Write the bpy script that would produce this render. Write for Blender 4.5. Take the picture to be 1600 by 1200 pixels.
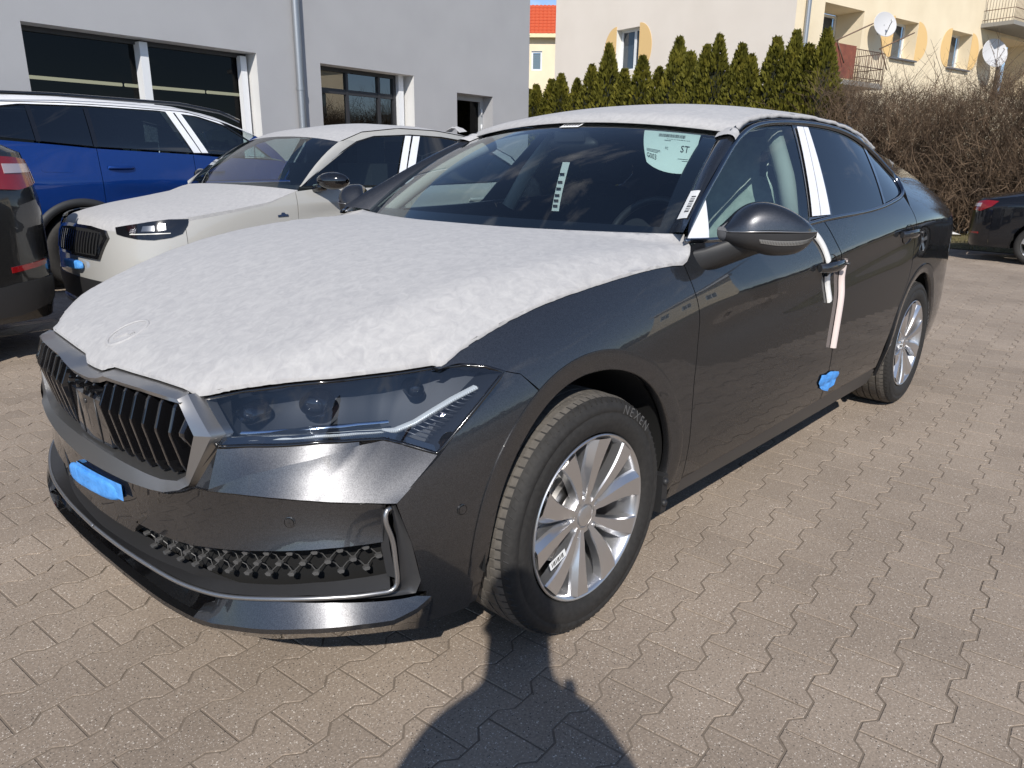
import bpy, bmesh, math, random
import numpy as np
from mathutils import Vector, Matrix, Euler
random.seed(7); np.random.seed(7)
for o in list(bpy.data.objects): bpy.data.objects.remove(o)
SC=bpy.context.scene; COL=SC.collection
# ---------------------------------------------------------------- camera
cam_data=bpy.data.cameras.new('camera'); cam=bpy.data.objects.new('camera',cam_data); COL.objects.link(cam); SC.camera=cam
yaw,pitch,roll=math.radians(42.258),math.radians(16.505),math.radians(.64)
f=Vector((math.cos(yaw)*math.cos(pitch),math.sin(yaw)*math.cos(pitch),-math.sin(pitch)))
r0=Vector((math.sin(yaw),-math.cos(yaw),0)); u0=r0.cross(f)
r=r0*math.cos(roll)+u0*math.sin(roll); u=u0*math.cos(roll)-r0*math.sin(roll)
CAMPOS=Vector((-1.4787,-1.9501,1.2377))
cam.matrix_world=Matrix(((r.x,u.x,-f.x,CAMPOS.x),(r.y,u.y,-f.y,CAMPOS.y),(r.z,u.z,-f.z,CAMPOS.z),(0,0,0,1)))
cam_data.sensor_width=36; cam_data.lens=36*1162.7/1600; cam_data.clip_start=.01; cam_data.clip_end=2000
# ---------------------------------------------------------------- sky and sun
SUN_AZ,SUN_EL=math.radians(41.5),math.radians(38.5)   # direction the light travels, height of the sun
W=bpy.data.worlds.new('World'); SC.world=W; W.use_nodes=True
nt=W.node_tree; nt.nodes.clear()
out=nt.nodes.new('ShaderNodeOutputWorld'); bg=nt.nodes.new('ShaderNodeBackground'); sky=nt.nodes.new('ShaderNodeTexSky')
sky.sky_type='NISHITA'; sky.sun_disc=False; sky.sun_elevation=SUN_EL; sky.sun_rotation=math.pi*1.5-SUN_AZ; sky.air_density=.75; sky.dust_density=.05; sky.ozone_density=3.0
tc=nt.nodes.new('ShaderNodeTexCoord'); mp=nt.nodes.new('ShaderNodeMapping'); mp.inputs['Scale'].default_value=(1.2,2.2,3.4); mp.inputs['Rotation'].default_value=(0,0,.6)
nz=nt.nodes.new('ShaderNodeTexNoise'); nz.inputs['Scale'].default_value=2.3; nz.inputs['Detail'].default_value=9; nz.inputs['Roughness'].default_value=.62; nz.inputs['Distortion'].default_value=.5
cr=nt.nodes.new('ShaderNodeValToRGB'); cr.color_ramp.elements[0].position=.56; cr.color_ramp.elements[1].position=.80; cr.color_ramp.elements[1].color=(.55,.55,.55,1)
mx=nt.nodes.new('ShaderNodeMix'); mx.data_type='RGBA'; mx.inputs['B'].default_value=(9.5,9.3,9.2,1)
L=nt.links.new
L(tc.outputs['Generated'],mp.inputs['Vector']); L(mp.outputs['Vector'],nz.inputs['Vector']); L(nz.outputs['Fac'],cr.inputs['Fac'])
hs=nt.nodes.new('ShaderNodeHueSaturation'); hs.inputs['Saturation'].default_value=.92; L(sky.outputs['Color'],hs.inputs['Color']); L(cr.outputs['Color'],mx.inputs['Factor']); L(hs.outputs['Color'],mx.inputs['A']); L(mx.outputs['Result'],bg.inputs['Color']); L(bg.outputs['Background'],out.inputs['Surface'])
bg.inputs['Strength'].default_value=.12
sd=bpy.data.lights.new('sun','SUN'); sun=bpy.data.objects.new('sun',sd); COL.objects.link(sun)
sd.energy=4.2; sd.angle=math.radians(.53); sd.color=(1,.95,.88)
Lv=Vector((math.cos(SUN_AZ)*math.cos(SUN_EL),math.sin(SUN_AZ)*math.cos(SUN_EL),-math.sin(SUN_EL)))
sun.rotation_euler=Lv.to_track_quat('-Z','Y').to_euler()
SC.view_settings.view_transform='Standard'; SC.view_settings.look='None'; SC.view_settings.exposure=.24; SC.view_settings.gamma=1
SC.render.engine='CYCLES'
import numpy as np
def cspline(t,P):
    """natural cubic spline through P at knots t -> evaluator"""
    t=np.asarray(t,float);P=np.asarray(P,float)
    if P.ndim==1:P=P[:,None]
    n=len(t);h=np.diff(t);A=np.zeros((n,n));B=np.zeros((n,P.shape[1]));A[0,0]=A[-1,-1]=1
    for i in range(1,n-1):
        A[i,i-1]=h[i-1];A[i,i]=2*(h[i-1]+h[i]);A[i,i+1]=h[i];B[i]=6*((P[i+1]-P[i])/h[i]-(P[i]-P[i-1])/h[i-1])
    M=np.linalg.solve(A,B)
    def ev(x,d=0):
        x=np.atleast_1d(np.asarray(x,float));i=np.clip(np.searchsorted(t,x)-1,0,n-2)
        a=(t[i+1]-x)[:,None];b=(x-t[i])[:,None];hh=h[i][:,None]
        if d==0:return (M[i]*a**3+M[i+1]*b**3)/(6*hh)+(P[i]/hh-M[i]*hh/6)*a+(P[i+1]/hh-M[i+1]*hh/6)*b
        return (-M[i]*a**2+M[i+1]*b**2)/(2*hh)-(P[i]/hh-M[i]*hh/6)+(P[i+1]/hh-M[i+1]*hh/6)
    return ev
class Plan:
    """plan outline of a car body, left half given front centre -> rear centre as (x, |y|); s is arc length, s<0 = right side"""
    def __init__(self,pts):
        P=np.array(pts,float)
        Q=np.vstack([P[2:0:-1]*[1,-1],P,P[-2:-4:-1]*[1,-1]])
        t=np.r_[0,np.cumsum(np.hypot(*np.diff(Q,axis=0).T))]
        for _ in range(2):
            ev=cspline(t,Q);u=np.linspace(t[0],t[-1],6001);E=ev(u);L=np.r_[0,np.cumsum(np.hypot(*np.diff(E,axis=0).T))]
            t=np.interp(t,u,L)
        t=t-t[2];self.ev=cspline(t,Q);self.len=t[2+len(P)-1]
        self.tab_s=np.linspace(0,self.len,3001);self.tab=self.ev(self.tab_s)
    def __call__(self,s,o=0.):
        s=np.asarray(s,float);a=np.abs(s).ravel();p=self.ev(a);d=self.ev(a,1);d/=np.linalg.norm(d,axis=1)[:,None]
        sg=np.where(s.ravel()<0,1.,-1.)
        # outward normal in (x,|y|): tangent (dx,dy) goes front->side ; outward = (-dy? )
        n=np.stack([-d[:,1],d[:,0]],-1)
        q=p+n*np.broadcast_to(np.asarray(o,float).ravel(),a.shape)[:,None]
        return np.stack([q[:,0],sg*q[:,1]],-1)
    def s_at_x(self,x):   # side part: s for a given x (monotone in x)
        return np.interp(x,self.tab[:,0],self.tab_s)
MAIN_PLAN=[(-.915,0),(-.908,.2),(-.888,.38),(-.852,.54),(-.795,.67),(-.71,.77),(-.60,.835),(-.46,.875),(-.28,.898),(0,.912),(.45,.918),(1.0,.922),(1.6,.923),(2.3,.921),(2.84,.916),(3.2,.902),(3.5,.874),(3.72,.808),(3.86,.68),(3.94,.5),(3.98,.25),(3.99,0)]
def lerp_tab(tab):
    t=np.array(tab,float);ev=cspline(t[:,0],t[:,1])
    return lambda x:ev(np.clip(x,t[0,0],t[-1,0]))[:,0]
def softp(t,w):
    """soft max(t,0) with rounding width w"""
    return .5*(t+np.sqrt(t*t+w*w))
class Body:
    """body side as an inward/outward offset o(x,z) from the plan outline"""
    def __init__(self,plan,p):
        self.plan=Plan(plan);self.p=p
        self.zc=lerp_tab(p['zc']);self.k=lerp_tab(p['k']);self.w=lerp_tab(p['w']);self.q=lerp_tab(p['q']);self.zb=lerp_tab(p['zb']);self.gm=lerp_tab(p['gm'])
    def base(self,x,z):
        p=self.p
        zc,k,w,q,zb=self.zc(x),self.k(x),self.w(x),self.q(x),self.zb(x)
        d=z-zc;u=softp(d,w);o=-(k*u+q*u*u)
        g=softp(z-zb,.03);o=o-(p['g1']*g+p['g2']*g*g)*self.gm(x)
        lo=np.maximum(p['zl']-z,0);o=o-p['tuck']*lo**2
        fx=np.clip((x-p['sc'][0])/.35,0,1)*np.clip((p['sc'][1]-x)/.35,0,1);fx=fx*fx*(3-2*fx)
        return o-p['sc'][2]*fx*np.exp(-((z-zc+p['sc'][3])/p['sc'][4])**2)
    def off(self,s,z):
        p=self.p;s=np.abs(np.asarray(s,float));z=np.asarray(z,float);x=self.plan.ev(s)[:,0];return self.base(x,z)
    def __call__(self,s,z):
        s=np.asarray(s,float).ravel();z=np.asarray(z,float).ravel()
        return np.c_[self.plan(s,self.off(s,z)),z]
MAIN_P=dict(zc=[(-.95,.60),(-.6,.64),(-.3,.70),(0,.755),(.3,.81),(.45,.83),(1.0,.862),(1.41,.887),(1.58,.905),(2.0,.94),(2.53,.975),(3.0,.985),(3.4,.95),(3.7,.90),(4,.88)],
 k=[(-.95,.30),(-.4,.30),(0,.30),(.45,.30),(1,.31),(3,.30),(4,.28)],w=[(-.95,.10),(-.3,.10),(.1,.07),(.6,.018),(1,.012),(3,.012),(4,.03)],
 q=[(-.95,1.2),(-.4,1.2),(0,.8),(.45,.3),(.8,.15),(4,.15)],zb=[(-1,1.03),(.5,1.03),(1.5,1.045),(2.3,1.045),(2.8,1.03),(3.3,1.01),(4,.99)],gm=[(-1,1),(1.2,1.02),(1.8,1.1),(2.2,1.2),(2.5,1.75),(2.8,2.7),(3.3,3.2),(4,3.2)],
 g1=.19,g2=.22,zl=.50,tuck=.62,sc=(.35,2.7,.010,.085,.06),arch=[(.004,.362,.372),(2.841,.345,.368)],flare=(.006,.060))
# ---------------------------------------------------------------- helpers
def lk(o,parent=None):
    COL.objects.link(o)
    if parent is not None: o.parent=parent
    return o
def tag(o,label=None,cat=None,group=None,kind=None):
    if label:o['label']=label
    if cat:o['category']=cat
    if group:o['group']=group
    if kind:o['kind']=kind
    return o
def thing(name,label,cat,loc=(0,0,0),rz=0,group=None,scale=1):
    o=bpy.data.objects.new(name,None); COL.objects.link(o); o.location=loc; o.rotation_euler=(0,0,rz); o.scale=(scale,)*3
    o.empty_display_size=.2
    return tag(o,label,cat,group)
class MB:
    """collects pieces of surface; build() links them as ONE mesh object"""
    def __init__(s): s.v=[];s.f=[];s.n=[];s.sm=[];s.c=0;s.mi=[]
    def add(s,V,F,N=None,smooth=True,mi=0):
        V=np.asarray(V,float).reshape(-1,3)
        s.v.append(V); s.f+=[[i+s.c for i in f] for f in F]; s.sm+=[smooth]*len(F); s.mi+=[mi]*len(F)
        s.n.append(np.full(V.shape,np.nan) if N is None else np.asarray(N,float)); s.c+=len(V); return s
    def grid(s,P,smooth=True,closed_u=False,closed_v=False,mi=0):
        P=np.asarray(P,float); n,m=P.shape[:2]; F=[]
        for i in range(n if closed_u else n-1):
            for j in range(m if closed_v else m-1):
                a=i*m+j;b=i*m+(j+1)%m;c=((i+1)%n)*m+(j+1)%m;d=((i+1)%n)*m+j
                F.append([a,b,c,d])
        return s.add(P.reshape(-1,3),F,None,smooth,mi)
    def mirrored(s):
        """append a copy mirrored in y"""
        k=s.c; V=[v*[1,-1,1] for v in s.v]; N=[n*[1,-1,1] for n in s.n]
        s.f+=[[i+k for i in f[::-1]] for f in s.f]; s.v+=V; s.n+=N; s.sm=s.sm*2; s.mi=s.mi*2; s.c*=2; return s
    def box(s,c,d,rot=None,bev=0,mi=0):
        d=np.array(d)/2; V=np.array([[x,y,z] for x in(-1,1) for y in(-1,1) for z in(-1,1)],float)*d
        if rot is not None: V=V@np.array(rot).T
        F=[[0,1,3,2],[4,6,7,5],[0,4,5,1],[2,3,7,6],[0,2,6,4],[1,5,7,3]]
        return s.add(V+np.array(c),F,None,False,mi)
    def tube(s,pts,r,n=8,smooth=True,cap=True,mi=0):
        pts=np.array(pts,float); m=len(pts); R=np.broadcast_to(np.asarray(r,float),(m,))
        T=np.gradient(pts,axis=0); T/=np.linalg.norm(T,axis=1)[:,None]+1e-12
        up=np.array([0,0,1.]) if abs(T[0,2])<.9 else np.array([1.,0,0]); G=[]
        a=np.cross(T[0],up);a/=np.linalg.norm(a)
        for i in range(m):
            a=a-T[i]*(a@T[i]); a/=np.linalg.norm(a)+1e-12; b=np.cross(T[i],a)
            t=np.linspace(0,2*np.pi,n,endpoint=False); G.append(pts[i]+R[i]*(np.cos(t)[:,None]*a+np.sin(t)[:,None]*b))
        k=s.c; s.grid(np.array(G),smooth,False,True,mi)
        if cap:
            s.f+=[[k+i for i in range(n)],[k+(m-1)*n+i for i in range(n)][::-1]]; s.sm+=[False]*2; s.mi+=[mi]*2
        return s
    def lathe(s,prof,n=48,axis='y',c=(0,0,0),smooth=True,mi=0):
        """prof: (radius, along) pairs"""
        t=np.linspace(0,2*np.pi,n,endpoint=False); P=[]
        for rr,al in prof:
            if axis=='y': P.append(np.c_[rr*np.cos(t),np.full(n,al),rr*np.sin(t)])
            elif axis=='z': P.append(np.c_[rr*np.cos(t),rr*np.sin(t),np.full(n,al)])
            else: P.append(np.c_[np.full(n,al),rr*np.cos(t),rr*np.sin(t)])
        return s.grid(np.array(P)+np.array(c),smooth,False,True,mi)
    def prism(s,poly,h0,h1,frame=None,mi=0,smooth=False):
        """poly in 2D extruded between h0 and h1; frame maps (a,b,h)->xyz"""
        n=len(poly);V=[(a,b,h0) for a,b in poly]+[(a,b,h1) for a,b in poly]
        V=np.array(V,float)
        if frame is not None: V=frame(V)
        F=[list(range(n))[::-1],list(range(n,2*n))]+[[i,(i+1)%n,n+(i+1)%n,n+i] for i in range(n)]
        return s.add(V,F,None,smooth,mi)
    def build(s,name,mat,parent=None,fix=True,sharp=None):
        me=bpy.data.meshes.new(name); V=np.concatenate(s.v); N=np.concatenate(s.n)
        hasn=not np.isnan(N).all()
        F=s.f
        if hasn:
            ok=~np.isnan(N[:,0]); by={}
            for i,fc in enumerate(F): by.setdefault(len(fc),[]).append(i)
            for k,ids in by.items():
                I=np.array([F[i] for i in ids]); p=V[I]; q=np.roll(p,-1,1); c=p.mean(1,keepdims=True); g=np.cross(p-c,q-c).sum(1); fl=(ok[I[:,0]])&((g*N[I].sum(1)).sum(1)<0)
                for i,x in zip(ids,fl):
                    if x: F[i]=F[i][::-1]
        me.from_pydata(V.tolist(),[],F); 
        for m in (mat if isinstance(mat,(list,tuple)) else [mat]): me.materials.append(m)
        me.polygons.foreach_set('use_smooth',s.sm); me.polygons.foreach_set('material_index',s.mi)
        if fix and not hasn:
            bm=bmesh.new(); bm.from_mesh(me); bmesh.ops.recalc_face_normals(bm,faces=bm.faces); bm.to_mesh(me); bm.free()
        me.validate(); me.update()
        if hasn:
            vn=np.array([v.normal for v in me.vertices]); N=np.where(np.isnan(N),vn,N)
            me.normals_split_custom_set_from_vertices([tuple(x) for x in N])
        elif sharp: me.set_sharp_from_angle(angle=math.radians(sharp))
        o=bpy.data.objects.new(name,me); return lk(o,parent)
def resample(P,n,key=None):
    P=np.array(P,float); t=np.r_[0,np.cumsum(np.linalg.norm(np.diff(P if key is None else P[:,:key],axis=0),axis=1))]; t/=t[-1]
    q=np.linspace(0,1,n); return np.stack([np.interp(q,t,P[:,k]) for k in range(P.shape[1])],-1)
def smooth_line(P,n):
    P=np.array(P,float); t=np.r_[0,np.cumsum(np.linalg.norm(np.diff(P,axis=0),axis=1))]; return cspline(t,P)(np.linspace(0,t[-1],n))
def cut_poly(poly,da,db):
    """triangulate a 2D polygon and slice it along a grid; returns 2D points, faces, boundary loop"""
    P=np.array(poly,float); n=len(P); Q=[]
    for i in range(n):
        a,b=P[i],P[(i+1)%n]; m=max(1,int(np.ceil(max(abs(b[0]-a[0])/da,abs(b[1]-a[1])/db))))
        Q+=[a+(b-a)*k/m for k in range(m)]
    bm=bmesh.new(); vs=[bm.verts.new((x,y,0)) for x,y in Q]; fc=bm.faces.new(vs); bm.normal_update()
    bmesh.ops.triangulate(bm,faces=[fc],ngon_method='EAR_CLIP')
    lo,hi=P.min(0),P.max(0)
    for ax,st in ((0,da),(1,db)):
        k=int(np.floor(lo[ax]/st))+1
        while k*st<hi[ax]-1e-6:
            co=[0,0,0];co[ax]=k*st;no=[0,0,0];no[ax]=1
            bmesh.ops.bisect_plane(bm,geom=bm.verts[:]+bm.edges[:]+bm.faces[:],plane_co=co,plane_no=no,dist=1e-6); k+=1
    bmesh.ops.remove_doubles(bm,verts=bm.verts,dist=1e-5)
    bm.verts.index_update(); V=np.array([v.co[:2] for v in bm.verts]); F=[[v.index for v in f.verts] for f in bm.faces if f.calc_area()>1e-10]
    E=[(e.verts[0].index,e.verts[1].index) for e in bm.edges if len(e.link_faces)==1]; bm.free()
    return V,F,E
def surf_normals(surf,a,b,h=.004):
    N=np.cross(surf(a+h,b)-surf(a-h,b),surf(a,b+h)-surf(a,b-h)); return N/(np.linalg.norm(N,axis=1)[:,None]+1e-12)
def panel(mb,poly,surf,da=.05,db=.02,hem=.012,lift=0.,outward=None,mi=0,hem_mi=None):
    """polygon in the surface's own coordinates -> curved sheet with turned-in edges"""
    V,F,E=cut_poly(poly,da,db); a,b=V[:,0],V[:,1]; P=surf(a,b); N=surf_normals(surf,a,b)
    if outward is not None:
        sg=np.sign((N*outward(P)).sum(1)); N*=np.where(sg==0,1,sg)[:,None]
    P=P+N*lift; mb.add(P,F,N,True,mi)
    if hem and len(E):
        I=np.array(E); p,q=P[I[:,0]],P[I[:,1]]; n0,n1=N[I[:,0]],N[I[:,1]]; e=np.cross(q-p,n0+n1); e/=np.linalg.norm(e,axis=1)[:,None]+1e-12
        VV=np.stack([p,q,q-n1*hem,p-n0*hem],1).reshape(-1,3); mb.add(VV,[[4*i,4*i+1,4*i+2,4*i+3] for i in range(len(E))],np.repeat(e,4,0),False,mi if hem_mi is None else hem_mi)
    return mb
def strip(A,B,n,m,bulge=None):
    """grid of (s,z,o) rows between polylines A and B"""
    a,b=resample(A,n,2),resample(B,n,2); t=np.linspace(0,1,m)[:,None,None]; return a[None]*(1-t)+b[None]*t
def text_mesh(txt,size,mirror=False):
    cu=bpy.data.curves.new('t','FONT'); cu.body=txt; cu.size=size; cu.align_x='CENTER'; cu.align_y='CENTER'; cu.resolution_u=2
    o=bpy.data.objects.new('t',cu); COL.objects.link(o); dg=bpy.context.evaluated_depsgraph_get()
    me=o.evaluated_get(dg).to_mesh(); V=np.array([v.co[:] for v in me.vertices]).reshape(-1,3); F=[list(p.vertices) for p in me.polygons]
    o.evaluated_get(dg).to_mesh_clear(); bpy.data.objects.remove(o); bpy.data.curves.remove(cu); return V,F
# ---------------------------------------------------------------- materials
def mat(name,col=(.5,.5,.5),rough=.5,metal=0,coat=0,coat_rough=.03,spec=.5,emit=None,alpha=None):
    m=bpy.data.materials.new(name); m.use_nodes=True; b=m.node_tree.nodes['Principled BSDF']
    b.inputs['Base Color'].default_value=(*col,1); b.inputs['Roughness'].default_value=rough; b.inputs['Metallic'].default_value=metal
    b.inputs['Coat Weight'].default_value=coat; b.inputs['Coat Roughness'].default_value=coat_rough; b.inputs['Specular IOR Level'].default_value=spec
    if emit: b.inputs['Emission Color'].default_value=(*emit[:3],1); b.inputs['Emission Strength'].default_value=emit[3]
    return m
def N(m,t,**k):
    n=m.node_tree.nodes.new(t)
    for a,v in k.items():
        if a in n.inputs: n.inputs[a].default_value=v
        else: setattr(n,a,v)
    return n
def LK(m,a,b): m.node_tree.links.new(a,b)
def noise_col(m,cols,scale=20,detail=6,rough=.6,bump=0,bdist=.002,coord='Object',stretch=None,pos=None,bscale=None):
    """colour ramp over noise + fine relief"""
    b=m.node_tree.nodes['Principled BSDF']; tc=N(m,'ShaderNodeTexCoord'); v=tc.outputs[coord]
    if stretch: mp=N(m,'ShaderNodeMapping'); mp.inputs['Scale'].default_value=stretch; LK(m,v,mp.inputs['Vector']); v=mp.outputs['Vector']
    n=N(m,'ShaderNodeTexNoise'); n.inputs['Scale'].default_value=scale; n.inputs['Detail'].default_value=detail; n.inputs['Roughness'].default_value=rough; LK(m,v,n.inputs['Vector'])
    r=N(m,'ShaderNodeValToRGB'); e=r.color_ramp.elements; pos=pos or np.linspace(.3,.7,len(cols))
    e[0].position=pos[0];e[0].color=(*cols[0],1);e[1].position=pos[-1];e[1].color=(*cols[-1],1)
    for p,c in list(zip(pos,cols))[1:-1]: x=e.new(p);x.color=(*c,1)
    LK(m,n.outputs['Fac'],r.inputs['Fac']); LK(m,r.outputs['Color'],b.inputs['Base Color'])
    if bump:
        n2=n
        if bscale: n2=N(m,'ShaderNodeTexNoise'); n2.inputs['Scale'].default_value=bscale; n2.inputs['Detail'].default_value=4; LK(m,v,n2.inputs['Vector'])
        bp=N(m,'ShaderNodeBump'); bp.inputs['Strength'].default_value=bump; bp.inputs['Distance'].default_value=bdist; LK(m,n2.outputs['Fac'],bp.inputs['Height']); LK(m,bp.outputs['Normal'],b.inputs['Normal'])
    return m
def glass(name,tint=(.75,.85,.85),refl=1.0,rough=0.0,f0=.08):
    """thin sheet of glass: tinted see-through plus mirror reflection by angle"""
    m=bpy.data.materials.new(name); m.use_nodes=True; nt=m.node_tree; nt.nodes.clear()
    o=N(m,'ShaderNodeOutputMaterial'); t=N(m,'ShaderNodeBsdfTransparent'); t.inputs['Color'].default_value=(*tint,1)
    g=N(m,'ShaderNodeBsdfGlossy'); g.inputs['Roughness'].default_value=rough; g.inputs['Color'].default_value=(refl,refl,refl,1)
    ge=N(m,'ShaderNodeNewGeometry'); dt=N(m,'ShaderNodeVectorMath',operation='DOT_PRODUCT'); LK(m,ge.outputs['Normal'],dt.inputs[0]); LK(m,ge.outputs['Incoming'],dt.inputs[1])
    ab=N(m,'ShaderNodeMath',operation='ABSOLUTE'); LK(m,dt.outputs['Value'],ab.inputs[0]); om=N(m,'ShaderNodeMath',operation='SUBTRACT'); om.inputs[0].default_value=1; LK(m,ab.outputs[0],om.inputs[1])
    pw=N(m,'ShaderNodeMath',operation='POWER'); pw.inputs[1].default_value=5; LK(m,om.outputs[0],pw.inputs[0]); fr=N(m,'ShaderNodeMath',operation='MULTIPLY_ADD',use_clamp=True); fr.inputs[1].default_value=1-f0; fr.inputs[2].default_value=f0; LK(m,pw.outputs[0],fr.inputs[0])
    mx=N(m,'ShaderNodeMixShader'); LK(m,fr.outputs[0],mx.inputs['Fac']); LK(m,t.outputs[0],mx.inputs[1]); LK(m,g.outputs[0],mx.inputs[2]); LK(m,mx.outputs[0],o.inputs['Surface']); return m
def car_paint(name,col,rough=.38,metal=.85,flake=True):
    m=mat(name,col,rough,metal,1.0,.012); m.node_tree.nodes['Principled BSDF'].inputs['Coat IOR'].default_value=1.55; m.node_tree.nodes['Principled BSDF'].inputs['Specular Tint'].default_value=(.12,.12,.12,1)
    b=m.node_tree.nodes['Principled BSDF']
    if flake:
        tc=N(m,'ShaderNodeTexCoord'); vo=N(m,'ShaderNodeTexVoronoi'); vo.inputs['Scale'].default_value=900; LK(m,tc.outputs['Object'],vo.inputs['Vector'])
        mx=N(m,'ShaderNodeMix',data_type='RGBA'); mx.inputs['A'].default_value=(*[c*.72 for c in col],1); mx.inputs['B'].default_value=(*[min(1,c*1.35) for c in col],1)
        sp=N(m,'ShaderNodeSeparateColor'); LK(m,vo.outputs['Color'],sp.inputs['Color']); LK(m,sp.outputs['Red'],mx.inputs['Factor']); LK(m,mx.outputs['Result'],b.inputs['Base Color'])
    return m
M={}
M['paint']=car_paint('graphite_paint',(.086,.087,.092),.375,.92)
M['satin_grey']=mat('satin_grey',(.40,.395,.39),.34,.9)
M['satin_dark']=mat('satin_dark',(.05,.05,.052),.38,.35)
M['gloss_black']=mat('gloss_black',(.006,.006,.007),.08,0,1,.02)
M['plastic']=mat('black_plastic',(.018,.018,.019),.55)
M['plastic_rough']=noise_col(mat('grained_plastic',(.02,.02,.021),.62),[(.016,.016,.017),(.03,.03,.031)],300,3,bump=.25,bdist=.001)
M['interior']=mat('dark_cloth',(.012,.013,.016),.9)
M['dark']=mat('dark_cavity',(.004,.004,.004),.95)
M['alloy']=mat('silver_alloy',(.62,.62,.63),.30,.92,.6,.05)
M['steel']=mat('brake_steel',(.42,.41,.40),.42,1)
M['chrome']=mat('chrome',(.72,.73,.75),.10,1)
M['trim']=mat('dark_chrome_trim',(.20,.21,.23),.16,1)
M['glass_front']=glass('laminated_glass',(.70,.79,.80),f0=.11)
M['glass_side']=glass('side_glass',(.66,.78,.77),f0=.10)
M['glass_privacy']=glass('privacy_glass',(.035,.045,.05),f0=.11)
M['lens']=glass('clear_lens',(.80,.84,.90),f0=.075)
M['white_film']=noise_col(mat('white_film',(.75,.77,.80),.35),[(.72,.74,.78),(.80,.81,.84)],30)
M['paper']=mat('paper',(.80,.80,.78),.7)
M['print']=mat('print_black',(.02,.02,.022),.6)
M['blue_tape']=noise_col(mat('blue_tape',(.06,.30,.75),.6),[(.05,.25,.66),(.11,.38,.86)],26,bump=.9,bdist=.008)
M['foam']=noise_col(mat('white_foam',(.75,.74,.72),.7),[(.70,.69,.66),(.80,.79,.77)],80)
M['sand']=noise_col(mat('joint_sand',(.12,.10,.08),.95),[(.150,.120,.092),(.205,.166,.129)],140)
def fabric(name):
    m=mat(name,(.75,.74,.73),.85,spec=.2); b=m.node_tree.nodes['Principled BSDF']; b.inputs['Sheen Weight'].default_value=.15
    tc=N(m,'ShaderNodeTexCoord'); mp=N(m,'ShaderNodeMapping'); mp.inputs['Scale'].default_value=(1,1.15,1); LK(m,tc.outputs['Object'],mp.inputs['Vector'])
    n=N(m,'ShaderNodeTexNoise'); n.inputs['Scale'].default_value=34; n.inputs['Detail'].default_value=10; n.inputs['Roughness'].default_value=.68; n.inputs['Distortion'].default_value=.8; LK(m,mp.outputs['Vector'],n.inputs['Vector'])
    r=N(m,'ShaderNodeValToRGB'); e=r.color_ramp.elements; e[0].position=.33;e[0].color=(.355,.350,.354,1);e[1].position=.66;e[1].color=(.452,.444,.438,1); LK(m,n.outputs['Fac'],r.inputs['Fac']); LK(m,r.outputs['Color'],b.inputs['Base Color'])
    n2=N(m,'ShaderNodeTexNoise'); n2.inputs['Scale'].default_value=9; n2.inputs['Detail'].default_value=8; n2.inputs['Distortion'].default_value=1.2; mp2=N(m,'ShaderNodeMapping'); mp2.inputs['Scale'].default_value=(1,1.2,1); LK(m,tc.outputs['Object'],mp2.inputs['Vector']); LK(m,mp2.outputs['Vector'],n2.inputs['Vector'])
    n3=N(m,'ShaderNodeTexNoise'); n3.inputs['Scale'].default_value=260; n3.inputs['Detail'].default_value=3; LK(m,tc.outputs['Object'],n3.inputs['Vector'])
    ad=N(m,'ShaderNodeMath',operation='MULTIPLY_ADD'); ad.inputs[1].default_value=.12; LK(m,n3.outputs['Fac'],ad.inputs[0]); LK(m,n2.outputs['Fac'],ad.inputs[2])
    bp=N(m,'ShaderNodeBump'); bp.inputs['Strength'].default_value=.09; bp.inputs['Distance'].default_value=.004; LK(m,ad.outputs[0],bp.inputs['Height']); LK(m,bp.outputs['Normal'],b.inputs['Normal']); return m
M['fabric']=fabric('nonwoven_fabric')
def tyre_mat():
    m=mat('tyre_rubber',(.022,.021,.020),.72,spec=.35); return noise_col(m,[(.018,.017,.016),(.032,.030,.028)],70,bump=.1,bdist=.001)
M['tyre']=tyre_mat(); M['tyre_tread']=noise_col(mat('tyre_tread',(.06,.055,.05),.85),[(.075,.068,.060),(.125,.112,.096)],60)
M['tyre_text']=mat('tyre_lettering',(.10,.098,.095),.7)
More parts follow.
